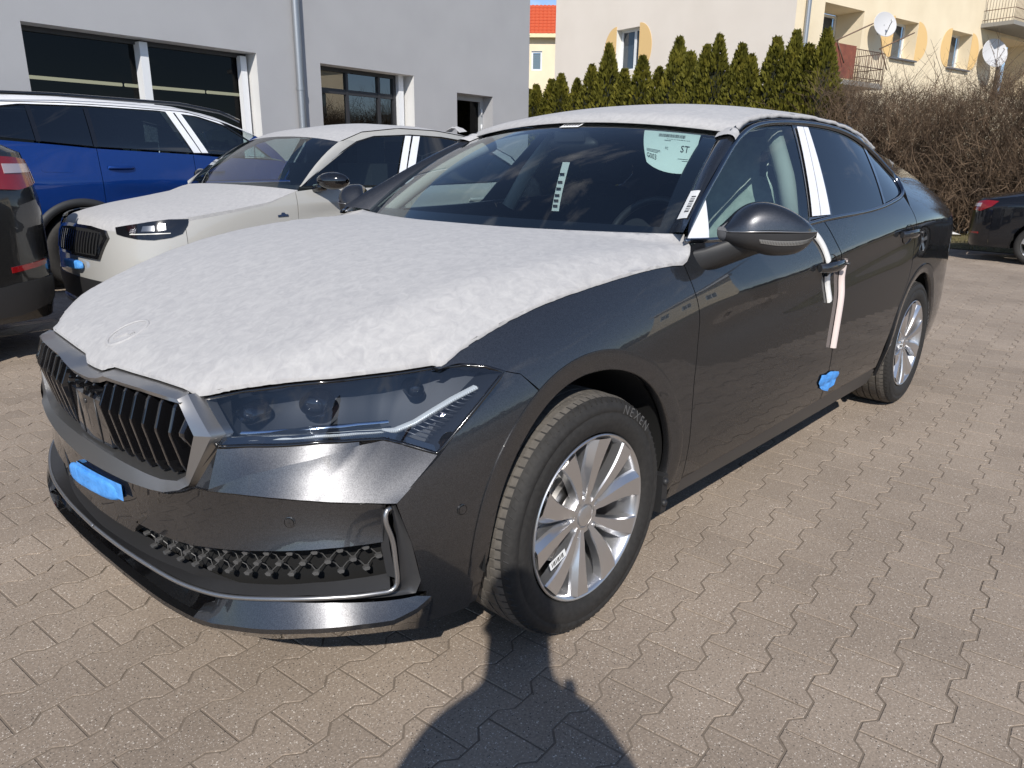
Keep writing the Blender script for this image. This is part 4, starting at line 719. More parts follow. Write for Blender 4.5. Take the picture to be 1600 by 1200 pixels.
# ---- headlamps
HT=[(0.461,0.747,-0.068),(0.569,0.773,-0.095),(0.686,0.789,-0.118),(0.750,0.794,-0.125),(0.819,0.796,-0.130),(0.917,0.800,-0.132),(1.007,0.802,-0.126),(1.099,0.808,-0.106),(1.162,0.812,-0.074),(1.199,0.809,-0.042),(1.229,0.799,-0.014)]
HBt=[(.540,.665,-.034),(.615,.672,-.053),(.69,.675,-.067),(.737,.678,-.073),(.784,.680,-.079),(.883,.678,-.087),(.949,.674,-.087),(.985,.664,-.076),(1.010,.657,-.062),(1.035,.649,-.045),(1.057,.642,-.029)]
for sd in (1,-1):
    hl=bpy.data.objects.new('headlamp',None); lk(hl,CAR)
    P=seg([HT,HBt],.03); t=np.linspace(0,1,14)[:,None,None]; G=P[0][None]*(1-t)+P[1][None]*t; G[...,2]+=(.001*4*t*(1-t))[...,0]
    mb=MB(); mb.grid(PZ(G,sd)); mb.build('lens',M['lens'],hl)
    G2=G.copy(); G2[...,2]-=.065; G2[...,2]-=(.02*4*t*(1-t))[...,0]
    mb=MB(); mb.grid(PZ(G2,sd)); 
    loop=lambda Q:np.r_[Q[0],Q[1:,-1],Q[-1,::-1][1:],Q[::-1,0][1:]]
    mb.grid(np.array([PZ(loop(G),sd),PZ(loop(G2),sd)])); mb.build('housing',mat('lamp_housing',(.014,.016,.020),.55) if sd==1 else M['plastic'],hl)
    # seal round the lens: thin black border
    lp=loop(G); mb=MB(); mb.tube(PZ(shift(lp[:],0,0,-.002),sd),.0045,6); mb.build('lamp_seal',M['gloss_black'],hl)
    # upper shroud and eyebrow
    mb=MB(); A=shift(HT,0,-.004,-.006); C=shift(HT,0,-.016,-.03); szz=seg([A,C],.03); mb.grid(PZ(szz,sd)); mb.build('lamp_shroud',M['gloss_black'],hl)
    A=[(a[0]+.0,a[1]+.004,a[2]-.006) for a in HBt]; C=[(a[0]-.002,a[1]+.017,a[2]-.012) for a in HBt]; mb=MB(); mb.grid(PZ(seg([A,C],.03),sd)); mb.build('lamp_shroud',M['gloss_black'],hl)
    # daytime light guide with teeth
    GL=[(.555,.676,-.048),(.655,.684,-.070),(.72,.687,-.079),(.783,.690,-.086),(.884,.689,-.095),(.951,.686,-.096),(.985,.684,-.093),(1.031,.699,-.080),(1.077,.721,-.070),(1.123,.742,-.060),(1.178,.763,-.046)]
    m_drl=M.get('drl') or mat('light_guide',(.62,.62,.58),.22,spec=.6); M['drl']=m_drl
    mb=MB(); W_=.0042
    up=shift(GL,0,W_,-.004);dn=shift(GL,0,-W_,-.004); Q=seg([shift(up,0,0,-.012),up,shift(GL,0,.0,.0),dn,shift(dn,0,0,-.012)],.012); mb.grid(PZ(Q,sd)); mb.build('light_guide',m_drl,hl)
    mb=MB(); q=seg([GL,GL],.005)[0]
    for i in range(0,len(q),1):
        p=q[i]
        if p[0]>.74: a=PZ([(p[0],p[1]+W_*.9,p[2]+.0002),(p[0],p[1]-W_*.9,p[2]+.0002)],sd); mb.tube(a,.0007,4)
    mb.build('guide_teeth',mat('guide_groove',(.30,.30,.28),.3),hl)
    # chrome blade above the guide
    CH=[(.575,.689,-.068),(.677,.697,-.090),(.78,.702,-.103),(.888,.703,-.113),(.975,.700,-.115)]
    mb=MB(); mb.grid(PZ(seg([shift(CH,0,.003,-.008),CH,shift(CH,0,-.004,-.004)],.02),sd)); mb.build('chrome_blade',mat('lamp_chrome',(.55,.62,.72),.12,1),hl)
    # dark ribbed step between
    for k in range(7):
        mb=MB(); o=-.058-.003*k; mb.tube(PZ([(.60+.012*k,.690+.0016*k,o-.006),(.76,.696+.0016*k,o-.034),(.95,.693+.0014*k,o-.045)],sd),.0011,4); mb.build('reflector_rib',M['gloss_black'],hl)
    # projector units
    for s_,z_,R_ in ((.575,.722,.016),(.755,.746,.018),(1.06,.760,.012)):
        p0=PZ([(s_,z_,-.135 if s_>.6 else -.105)],sd)[0]; dv=PZ([(s_,z_,-.03)],sd)[0]-p0; dv[0]-=.03; dv/=np.linalg.norm(dv); a=np.cross(dv,[0,0,1]);a/=np.linalg.norm(a); b=np.cross(a,dv); tt=np.linspace(0,2*np.pi,28,endpoint=False)
        ring=lambda rr,h:p0+dv*h+rr*(np.cos(tt)[:,None]*a*1.25+np.sin(tt)[:,None]*b)
        mb=MB(); mb.grid(np.array([ring(R_*1.5,-.03),ring(R_*1.35,.012),ring(R_*1.22,.016),ring(R_*1.12,.010),ring(R_*1.05,-.004)]),True,False,True); u_=mb.build('projector_bezel',M['gloss_black'],hl,sharp=35)
        mb=MB(); mb.grid(np.array([ring(R_*1.06*math.cos(q),.0+R_*.75*math.sin(q)) for q in np.linspace(0,math.pi/2-.02,7)]),True,False,True); mb.build('projector_lens',M.get('plens') or M.setdefault('plens',mat('projector_glass',(.012,.014,.018),.05,0,.5,.02)),u_)
        # L-shaped chrome accent
        if s_<.9:
            mb=MB(); tri=[(.530,.730,-.088),(.567,.710,-.082),(.590,.714,-.084),(.556,.715,-.094)] if s_<.7 else [(.751,.719,-.098),(.786,.726,-.100),(.812,.748,-.112),(.792,.732,-.112)]
            mb.add(PZ(tri,sd),[[0,1,2,3]],None,False); mb.build('chrome_accent',M['chrome'],hl)
    # outer ribbed reflector wedge
    mb=MB(); A_=[(.965,.703,-.050),(1.035,.668,-.046)];C_=[(1.148,.770,-.040),(1.150,.760,-.040)]
    for k in range(13):
        t_=k/12; a=np.array([1.0,.686,-.098])*(1-t_)+np.array([1.165,.756,-.060])*t_; c=np.array([1.055,.665,-.066])*(1-t_)+np.array([1.180,.752,-.052])*t_; mb.tube(PZ([a,(a+c)/2+[0,0,.003],c],sd),.0016,4)
    mb.build('reflector_wedge',mat('wedge_grey',(.16,.16,.165),.35,.6),hl)
# ---- sheet metal of the sides
bz=.30                      # lower door edge
arc_f=ARF(.004,.362,.428,119.8,-10,28); arc_r=ARF(2.841,.345,.418,172,0,30)
gapF=[(1.992,.962),(2.008,.91),(2.019,.868),(2.028,.80),(2.030,.757),(2.026,.69),(2.020,.629),(2.021,.5),(2.030,.38),(2.040,bz-.01)]
gapB=[(3.022,1.040),(3.060,1.0),(3.100,.95),(3.128,.915),(3.146,.85),(3.154,.75),(3.158,.62),(3.162,.45),(3.166,bz)]
gapR=[(4.085,1.060),(4.118,1.0),(4.128,.95),(4.140,.86),(4.142,.77),(4.118,.70),(4.052,.62),(3.985,.53),(3.935,.45),(3.905,.40),(3.890,bz)]
hood=[(1.085,.817),(1.098,.812),(1.164,.842),(1.244,.868),(1.325,.890),(1.41,.909),(1.50,.924),(1.584,.936),(1.683,.948),(1.77,.957),(1.855,.963),(1.93,.965),(1.992,.962)]
fender=[(1.228,.798),(1.300,.777)]+arc_f+[(SX(.425),.235),(2.040,.235)]+gapF[::-1]+hood[::-1][1:]+[(1.150,.818),(1.189,.813)]
belt=lambda s:np.interp(s,[1.99,2.041,2.183,2.5,2.849,3.051,3.40,3.725,3.95,4.12],[1.030,1.024,1.018,1.022,1.031,1.042,1.052,1.070,1.094,1.128])
g=.004
doorF=[(s+g,z) for s,z in gapF]+[(s-g,z) for s,z in gapB[::-1]]+[(s,belt(s)-.004) for s in np.linspace(3.0,2.08,14)]+[(2.056,1.012),(2.022,.985)]
doorR=[(s+g,z) for s,z in gapB]+[(s-g,z) for s,z in gapR[::-1]]+[(s,belt(s)-.004) for s in np.linspace(4.06,3.04,14)]
quarter=[(s+g,z) for s,z in gapR[:7]]+arc_r[3:]+[(SX(3.27),.26),(SX(3.60),.235),(SX(3.60)+.45,.25),(5.20,.98),(5.05,1.05),(4.90,1.13),(4.72,1.21),(4.55,1.275),(4.35,1.335),(4.15,1.375),(3.95,1.395),(3.80,1.392),(3.90,1.352),(4.03,1.295),(4.13,1.235),(4.185,1.185),(4.165,1.135),(4.12,1.10)]
sill=[(1.90,.275),(2.05,.292),(3.86,.292),(3.915,.275),(3.90,.205),(1.915,.225)]
for sd in (1,-1):
    su=lambda a,b,sd=sd:B(sd*a,b)
    for nm,poly,da,db,mt in (('front_fender',fender,.03,.015,'paint'),('front_door',doorF,.04,.012,'paint'),('rear_door',doorR,.04,.012,'paint'),('rear_quarter',quarter,.04,.015,'paint')):
        mb=MB(); panel(mb,poly,su,da,db,.014,outward=OUT); ob=mb.build(nm,M['paint'],CAR)
        if nm=='front_door': FD=ob if sd==1 else FD
        if nm=='rear_door': RD=ob if sd==1 else RD
    for ax_,az_,R_a,rb_,a0,a1 in ((.004,.362,.372,.057,180,-8),(2.841,.345,.368,.051,176,0)):
        tA=np.radians(np.linspace(a0,a1,70)); lip=MB(); rows=[]; prev=None
        xo=ax_+(R_a+rb_)*np.cos(tA); zo=az_+(R_a+rb_)*np.sin(tA); oo=B.base(xo,zo)
        zz0=np.r_[zo[0],zo[-1]]
        for kk,oa in ((1.0,-.012),(1.0,.0025),(.9,.0035),(.5,.001),(.06,-.002),(0,-.005),(0,-.030)):
            xr_=ax_+(R_a+rb_*kk)*np.cos(tA); zr_=az_+(R_a+rb_*kk)*np.sin(tA); q_=B.plan(sd*np.interp(xr_,B.plan.tab[:,0],B.plan.tab_s),oo+oa); P_=np.c_[q_,zr_]
            ex0=P_[:1].copy(); ex0[:,2]=.232; ex0[:,0]+= -.004; ex0[:,1]+=sd*.035; ex1=P_[-1:].copy(); ex1[:,2]=.232; ex1[:,1]+=sd*.030
            rows.append(np.vstack([ex0,(ex0*.5+P_[:1]*.5),P_,(ex1*.5+P_[-1:]*.5),ex1]))
        R3=np.array(rows); lip.grid(R3[0:2]); lip.grid(R3[1:5]); lip.grid(R3[4:7]); lip.build('arch_lip',M['paint'],CAR)
    mb=MB(); panel(mb,sill,su,.08,.02,.02,lift=-.006,outward=OUT); mb.build('sill',M['satin_dark'],CAR)
    # dark inner structure behind the gaps
    mb=MB(); inner=[(1.40,.75)]+[(s,z+.05) for s,z in arc_f[3:]]+[(2.0,.25),(3.86,.25),(3.93,.38)]+[(SX(2.841+.42*math.cos(t)),.345+.42*math.sin(t)) for t in np.linspace(math.pi*.95,0.05,20)]+[(5.0,.4),(5.0,.95),(4.1,1.03),(3.0,1.0),(2.15,.97),(2.0,.90),(1.5,.85)]
    panel(mb,inner,su,.15,.06,0,lift=-.035,outward=OUT); mb.build('inner_body',M['dark'],CAR)
    # wheel wells
    for cx,R_,nm in ((.004,.385,'wheel_liner'),(2.841,.385,'wheel_liner')):
        mb=MB(); t=np.linspace(math.radians(-18),math.radians(184),30); P=np.array([[ (cx+R_*math.cos(a),-sd*y,.352+R_*math.sin(a)) for a in t] for y in (.875,.80,.60)]); mb.grid(P)
        P2=np.array([[(cx+rr*math.cos(a),-sd*.60,.352+rr*math.sin(a)) for a in t] for rr in (R_,.02)]); mb.grid(P2); mb.build(nm,M['dark'],CAR)
    # liner flap behind the front wheel with screws
    mb=MB(); mb.box((.362,-sd*.835,.285),(.03,.14,.12)); fl=mb.build('mud_flap',M['plastic'],CAR)
    for zz in (.235,.305): mb=MB(); mb.lathe([(.001,-.006),(.009,-.005),(.011,0),(.011,.006)],12,'y',(.362,-sd*.908,zz+.02)); mb.build('flap_screw',M['plastic'],fl)
    # window trim ring, glasses, pillar films
    DLO=[(2.030,1.026),(2.10,1.080),(2.230,1.151),(2.40,1.232),(2.566,1.307),(2.66,1.343),(2.765,1.374),(2.878,1.394),(3.03,1.407),(3.197,1.413),(3.38,1.413),(3.549,1.405),(3.70,1.388),(3.83,1.362),(3.95,1.325),(4.05,1.278),(4.12,1.232),(4.165,1.188),(4.150,1.150),(4.09,1.118),(3.95,1.094),(3.725,1.070),(3.40,1.052),(3.051,1.042),(2.849,1.031),(2.5,1.022),(2.183,1.018)]
    ring=np.array(DLO); c0=ring.mean(0); d_=np.roll(ring,-1,0)-np.roll(ring,1,0); nrm=np.c_[d_[:,1],-d_[:,0]]; nrm/=np.linalg.norm(nrm,axis=1)[:,None]; nrm*=np.where(((c0-ring)*nrm).sum(1)<0,-1,1)[:,None]
    mb=MB(); rows=[]
    for w_,h_ in ((-.004,-.004),(-.003,.004),(.004,.007),(.010,.004),(.012,-.006)):
        q=ring+nrm*w_; qq=np.vstack([q,q[:1]]); tq=np.r_[0,np.cumsum(np.linalg.norm(np.diff(qq,axis=0),axis=1))]; qq=cspline(tq,qq)(np.linspace(0,tq[-1],180))[:-1]
        rows.append(su(qq[:,0],qq[:,1])+surf_normals(su,qq[:,0],qq[:,1])*np.sign((surf_normals(su,qq[:,0],qq[:,1])*OUT(su(qq[:,0],qq[:,1]))).sum(1))[:,None]*h_)
    mb.grid(np.array(rows),True,False,True); mb.build('window_trim',M['trim'],CAR)
    gi=ring+nrm*.010; topi=lambda s:np.interp(s,*zip(*sorted([(a,b) for a,b in gi[:20]]))); boti=lambda s:belt(s)+.010
    bpt=lambda z,a,b:np.interp(z,[1.05,1.40],[a,b])
    gF=[tuple(p) for p in gi[1:9]]+[(3.16,topi(3.16))]+[(bpt(z,2.925,3.165),z) for z in np.linspace(1.38,1.045,8)]+[(s,boti(s)) for s in np.linspace(2.90,2.10,10)]
    gR=[(bpt(z,3.105,3.275),z) for z in np.linspace(1.06,1.385,8)]+[(s,topi(s)) for s in np.linspace(3.29,3.86,10)]+[(3.865,1.33),(3.80,1.20),(3.745,1.085)]+[(s,boti(s)) for s in np.linspace(3.72,3.12,8)]
    gQ=[(3.885,1.325),(3.82,1.20),(3.765,1.088),(3.95,1.108),(4.08,1.128),(4.138,1.155),(4.150,1.188),(4.105,1.230),(4.035,1.272),(3.94,1.315)]
    for nm,pl,mt,lf in (('front_door_glass',gF,'glass_side',-.008),('rear_door_glass',gR,'glass_privacy',-.008),('quarter_glass',gQ,'glass_privacy',-.008)):
        mb=MB(); panel(mb,pl,su,.08,.05,0,lift=lf,outward=OUT); mb.build(nm,M[mt],CAR)
    mb=MB(); panel(mb,[(3.862,1.335),(3.890,1.325),(3.825,1.20),(3.768,1.086),(3.742,1.084),(3.797,1.20)],su,.08,.05,.004,lift=-.005,outward=OUT); mb.build('window_divider',M['gloss_black'],CAR)
    # black pillar behind the film, then the two white film strips
    mb=MB(); panel(mb,[(bpt(1.05,2.905,0)*1,1.05)]+[(bpt(z,2.915,3.150),z) for z in np.linspace(1.06,1.405,6)]+[(bpt(z,3.125,3.295),z) for z in np.linspace(1.405,1.06,6)],su,.05,.04,.004,lift=-.006,outward=OUT); mb.build('door_pillar',M['gloss_black'],CAR)
    for a0,a1,b0,b1 in ((2.936,3.172,3.006,3.225),(3.014,3.232,3.097,3.272)):
        mb=MB(); panel(mb,[(a0,1.061),(a1,1.392),(b1,1.392),(b0,1.061)],su,.05,.04,.002,lift=.001,outward=OUT); mb.build('pillar_film',M['white_film'],CAR)
    mb=MB(); panel(mb,[(2.048,1.032),(2.242,1.148),(2.168,1.030)],su,.03,.03,.003,lift=-.004,outward=OUT); mb.build('corner_film',M['white_film'],CAR)
    # roof rail strip above the windows
    mb=MB(); panel(mb,[(s-.01,z+.008) for s,z in DLO[4:15]]+[(3.95,1.402),(3.78,1.424),(3.549,1.438),(3.38,1.444),(3.197,1.444),(3.03,1.437),(2.878,1.424),(2.765,1.404),(2.62,1.362)],su,.05,.02,.004,lift=-.003,outward=OUT); mb.build('roof_rail',M['paint'],CAR)
    # door handles
    for dn,(s0,s1,zz) in (('f',(2.885,3.115,.872)),('r',(3.865,4.105,.935))):
        par=(FD if dn=='f' else RD) if sd==1 else CAR
        cup=MB(); t=np.linspace(0,2*np.pi,30,endpoint=False); sc_,zc_=(s0+s1)/2+.02,zz; rows=[]
        for k,h in ((1.0,.0015),(.97,-.002),(.75,-.02),(.4,-.028),(.03,-.03)):
            q=np.c_[sc_+.072*k*np.cos(t),zc_+.046*k*np.sin(t)]; n_=surf_normals(su,q[:,0],q[:,1]); pp=su(q[:,0],q[:,1]); n_*=np.sign((n_*OUT(pp)).sum(1))[:,None]; rows.append(pp+n_*(h+.0015))
        cup.grid(np.array(rows),True,False,True); cup.build('handle_cup',M['paint'],par)
        hd=MB(); xs=np.linspace(s0,s1,18); rows=[]
        for i,s_ in enumerate(xs):
            k=i/(len(xs)-1); hgt=.015+.005*math.sin(math.pi*k); outw=.012+.026*math.sin(math.pi*min(1,max(0,k)))**.5; tt=np.linspace(0,2*np.pi,12,endpoint=False)
            base=su(np.full(12,s_),zz+.006+hgt*np.sin(tt)); rows.append(base+np.array([0,-sd,0])*(outw+.009*np.cos(tt))[:,None])
        hd.grid(np.array(rows),True,False,True); V0=np.array(rows[0]);V1=np.array(rows[-1]); hd.add(V0,[list(range(12))],None,False); hd.add(V1,[list(range(12))[::-1]],None,False); h_=hd.build('door_handle',M['paint'],par)
        bx=MB(); bx.tube([su(np.array([s1-.012]),np.array([zz+.006]))[0]+np.array([0,-sd*.02,0]),su(np.array([s1-.012]),np.array([zz+.006]))[0]+np.array([0,-sd*.045,0])],.006,10); bx.build('key_cap',M['satin_dark'],h_)
# ---- rear: hatch, tail, rear bumper
TE=[(3.95,1.397),(4.15,1.377),(4.35,1.337),(4.55,1.277),(4.72,1.212),(4.90,1.132),(5.05,1.052),(5.20,.982)]
E3=np.array([B(np.array([s]),np.array([z]))[0] for s,z in TE]); mb=MB(); yy=np.linspace(-1,1,25); G=[]
for p in E3: G.append([(p[0]+.06*(1-v*v),p[1]*-v*-1 if False else -p[1]*v,p[2]+.045*(1-abs(v)**2.4)) for v in yy])
mb.grid(np.array(G)); mb.build('tailgate',M['paint'],CAR)
mb=MB(); G=[]
for p in E3[1:5]: G.append([(p[0]+.06*(1-(v*.86)**2),-p[1]*v*.86,p[2]+.045*(1-abs(v*.86)**2.4)+.004) for v in yy])
mb.grid(np.array(G)); mb.build('rear_window',M['glass_privacy'],CAR)
mb=MB(); sl=np.linspace(5.20,B.plan.len,14); G=[[B(np.array([s]),np.array([z]))[0] for s in sl] for z in np.linspace(.25,.98,12)]; mb.grid(np.array(G)); mb.mirrored(); mb.build('rear_bumper',M['paint'],CAR)
# windscreen shape
def wsc(u,v):
    u=np.asarray(u,float);v=np.asarray(v,float) # u 0 bottom..1 top, v -1..1 across (+ = left, y<0)
    xb=.546-.20*(1-v**2); zb=1.012+.006*(1-v**2); yb=-.802*v; xt=1.105-.075*(1-v**2); zt=1.352+.044*(1-v**2); yt=-.616*v
    bul=.030*4*u*(1-u); return np.stack([xb+(xt-xb)*u-bul*.5,yb+(yt-yb)*u*(1+.0*u),zb+(zt-zb)*u+bul],-1)
WS=lambda u,v:wsc(u,v)
# ---- roof cover
zroof=lerp_tab([(.98,1.392),(1.10,1.422),(1.25,1.452),(1.45,1.482),(1.65,1.493),(1.9,1.492),(2.2,1.475),(2.5,1.440),(2.8,1.392),(3.0,1.352)])
ss=np.linspace(2.65,4.16,46); ez=np.interp(ss,[2.585,2.66,2.765,2.878,3.03,3.197,3.38,3.549,3.70,3.83,3.95,4.05,4.16],[1.334,1.366,1.396,1.415,1.428,1.434,1.434,1.426,1.412,1.395,1.377,1.357,1.328])
ed=B(ss,ez); rng=np.random.RandomState(3)
G=[]; vv=np.r_[np.linspace(-1,-.8,9),np.linspace(-.78,.78,27),np.linspace(.8,1,9)]
for i,p in enumerate(ed):
    yr=-p[1]+.004; zc_=zroof(np.array([p[0]]))[0]; row=[]
    for v in vv:
        xx=p[0]-(.055*(1-v*v) if i<1 else .055*(1-v*v)*max(0,1-i/14)); z=p[2]+(zc_-p[2])*(1-abs(v)**2.3)+.004
        fold=.0016*(math.sin(p[0]*31+abs(v)*3+1.7*math.sin(p[0]*9))+math.sin(p[0]*67+2.1*math.sin(p[0]*5.3)))*max(0,abs(v)-.72)/.28; row.append((xx,-yr*v*-1*(-1),z+fold))
    G.append(row)
G=np.array(G)
for i,kk in enumerate((.975,)):
    G[0]=WS(np.full(len(vv),.965),vv)+[0,0,.009]; G[0][:,1]*=1.0
hem=G[:,[0]].copy(); hem[:,0,2]-=.012; hem2=G[:,[-1]].copy(); hem2[:,0,2]-=.012
mb=MB(); mb.grid(np.concatenate([hem,G,hem2],1)); RC=tag(mb.build('roof_cover',M['fabric']),'white fabric cover stretched over the roof of the dark grey car','car cover')
md=RC.modifiers.new('thickness','SOLIDIFY'); md.thickness=.002; md.offset=1
# ---- windscreen
uu,vg=np.meshgrid(np.linspace(0,1,16),np.linspace(-1,1,32),indexing='ij')
mb=MB(); mb.grid(wsc(uu,vg)); mb.build('windscreen',M['glass_front'],CAR)
# black printed border of the windscreen, just inside the glass
mb=MB()
for u0,u1,v0,v1 in ((0,1,-1,-.90),(0,1,.90,1),(.955,1,-1,1),(0,.10,-1,1)):
    a,b_=np.meshgrid(np.linspace(u0,u1,12),np.linspace(v0,v1,24),indexing='ij'); P=wsc(a,b_); P[...,2]-=.005;P[...,0]+=.004; mb.grid(P)
mb.build('windscreen_border',M['gloss_black'],CAR)
# windscreen pillars between glass edge and window trim
for sd in (1,-1):
    n=20; t=np.linspace(.055,1,n); vE=np.interp(t,[0,.2,.42,.685,1],[.935,.955,.972,.983,.985]); W0=wsc(t,sd*vE); tr_=cspline([0,.25,.5,.75,1],[(2.000,1.030),(2.165,1.122),(2.345,1.212),(2.52,1.290),(2.635,1.338)])(t); D0=B(sd*tr_[:,0],tr_[:,1])
    m_=(W0+D0)/2; dn=np.cross(D0[-1]-D0[0],W0[5]-D0[5]); 
    off=np.array([-.35,-.75*sd,.56]); off/=np.linalg.norm(off)
    mb=MB(); ft_=np.clip(t/.18,.0,1)[:,None]; mb.grid(np.array([W0-off*.012,W0+off*.002,W0*.75+D0*.25+off*(.012*ft_),m_+off*(.018*ft_),W0*.25+D0*.75+off*(.012*ft_),D0+off*.001])); mb.build('windscreen_pillar',M['paint'],CAR)
# ---- bonnet cover: heightfield over the bonnet
edge=[]
for s_,z_,o_ in [(0,.742,-.055),(.05,.743,-.055),(.095,.757,-.068),(.2,.760,-.07),(.32,.765,-.066),(.430,.765,-.06)]: edge.append(PZ([(s_,z_+.004,o_+.004)])[0])
for a in HT[0:8]: edge.append(PZ([(a[0],a[1]+.008,a[2]+.004)])[0])
for s_,z_ in hood[1:]: p=B(np.array([s_]),np.array([z_+.002]))[0]; p[1]-=.005; edge.append(p)
edge=np.array(edge)
cow=[(.466,-.874,1.000)]+[(.548-.20*(1-v*v),-.80*v,1.032-.004*(1-v*v)) for v in np.linspace(1,0,9)]
half=np.vstack([edge,cow]); full=np.vstack([half,(half*[1,-1,1])[::-1][1:-1]])
bd=resample(np.vstack([full,full[:1]]),700)[:-1]
yr_=lerp_tab([(-.9,.48),(-.71,.555),(-.5,.625),(-.3,.68),(0,.742),(.2,.78),(.6,.85)]); zh=lerp_tab([(-.90,.748),(-.83,.786),(-.75,.823),(-.6,.881),(-.4,.944),(-.1,1.003),(.2,1.030),(.36,1.035),(.6,1.036)])
ks_=lerp_tab([(-.9,.15),(-.7,.32),(-.5,.47),(-.1,.47),(.2,.42),(.4,.28),(.6,.1)])
def zbase(x,y):
    sh=np.shape(x); x=np.asarray(x,float).ravel();y=np.abs(np.asarray(y,float).ravel()); return (zh(x)-.030*(y/.8)**2-ks_(x)*softp(y-yr_(x),.012)).reshape(sh)
bz_=zbase(bd[:,0],bd[:,1]); drop_b=bz_-bd[:,2]
def hoodsurf(x,y):
    x=np.asarray(x,float);y=np.asarray(y,float); z=zbase(x,y); d2=np.hypot(x[:,None]-bd[None,:,0],y[:,None]-bd[None,:,1]); k=np.argpartition(d2,24,axis=1)[:,:24]; dd=np.take_along_axis(d2,k,1); w=1/(dd+.012)**2; dr=(np.take(drop_b,k)*w).sum(1)/w.sum(1); d=dd.min(1)
    t=np.clip(1-d/.05,0,1); fr_=t**1.6
    # creases of the cloth near its side edges
    wr=.0022*np.sin(x*70+np.abs(y)*24+2*np.sin(x*13))*np.clip((np.abs(y)-.66)/.12,0,1)*np.clip((x-.0)/.25,0,1)
    return np.c_[x,y,z-dr*fr_+wr+.008]
mb=MB(); V,F,E=cut_poly([tuple(p[:2]) for p in resample(np.vstack([full,full[:1]]),240)[:-1]],.03,.03); P=hoodsurf(V[:,0],V[:,1]); bi=np.unique(np.array(E)); nb=np.hypot(V[bi,0][:,None]-bd[None,:,0],V[bi,1][:,None]-bd[None,:,1]).argmin(1); P[bi,2]=bd[nb,2]+.008; mb.add(P,F,None,True)
for i,j in E:
    p,q=P[i].copy(),P[j].copy(); mb.add([p,q,q-[0,0,.008],p-[0,0,.008]],[[0,1,2,3]],None,True)
BC=mb.build('bonnet_cover',M['fabric']); tag(BC,'white fabric cover stretched over the bonnet of the dark grey car','car cover')
bm=bmesh.new(); bm.from_mesh(BC.data); bmesh.ops.remove_doubles(bm,verts=bm.verts,dist=1e-5); bmesh.ops.recalc_face_normals(bm,faces=bm.faces); bm.to_mesh(BC.data); bm.free()
# cover skirt over the rear corner of the bonnet
# emblem showing through the cloth
em=MB(); ec=np.array([-.775,0.]); t=np.linspace(0,2*np.pi,40,endpoint=False)
def onhood(x,y,h): P=hoodsurf(np.asarray(x,float).ravel(),np.asarray(y,float).ravel()); P[:,2]+=h; P[:,0]-=h*.3; return P
rows=[onhood(ec[0]+.050*rr*np.cos(t),ec[1]+.050*rr*np.sin(t),h) for rr,h in ((1.06,.0),(1.03,.0035),(.93,.0035),(.90,.0005))]; em.grid(np.array(rows),True,False,True)
wing=[(-.62,-.10),(-.62,.12),(-.30,.12),(-.10,.30),(.10,.62),(.22,.60),(.16,.36),(.38,.55),(.46,.48),(.30,.24),(.56,.36),(.60,.26),(.34,.06),(.10,-.06),(-.2,-.10)]
q=np.array(wing)*.05; P0=onhood(ec[0]-q[:,1],ec[1]+q[:,0],.0035); n=len(q); em.add(np.r_[P0,P0-[0,0,.006]],[list(range(n))]+[[i,(i+1)%n,n+(i+1)%n,n+i] for i in range(n)],None,False); emo=em.build('emblem_relief',M['fabric'],BC); 
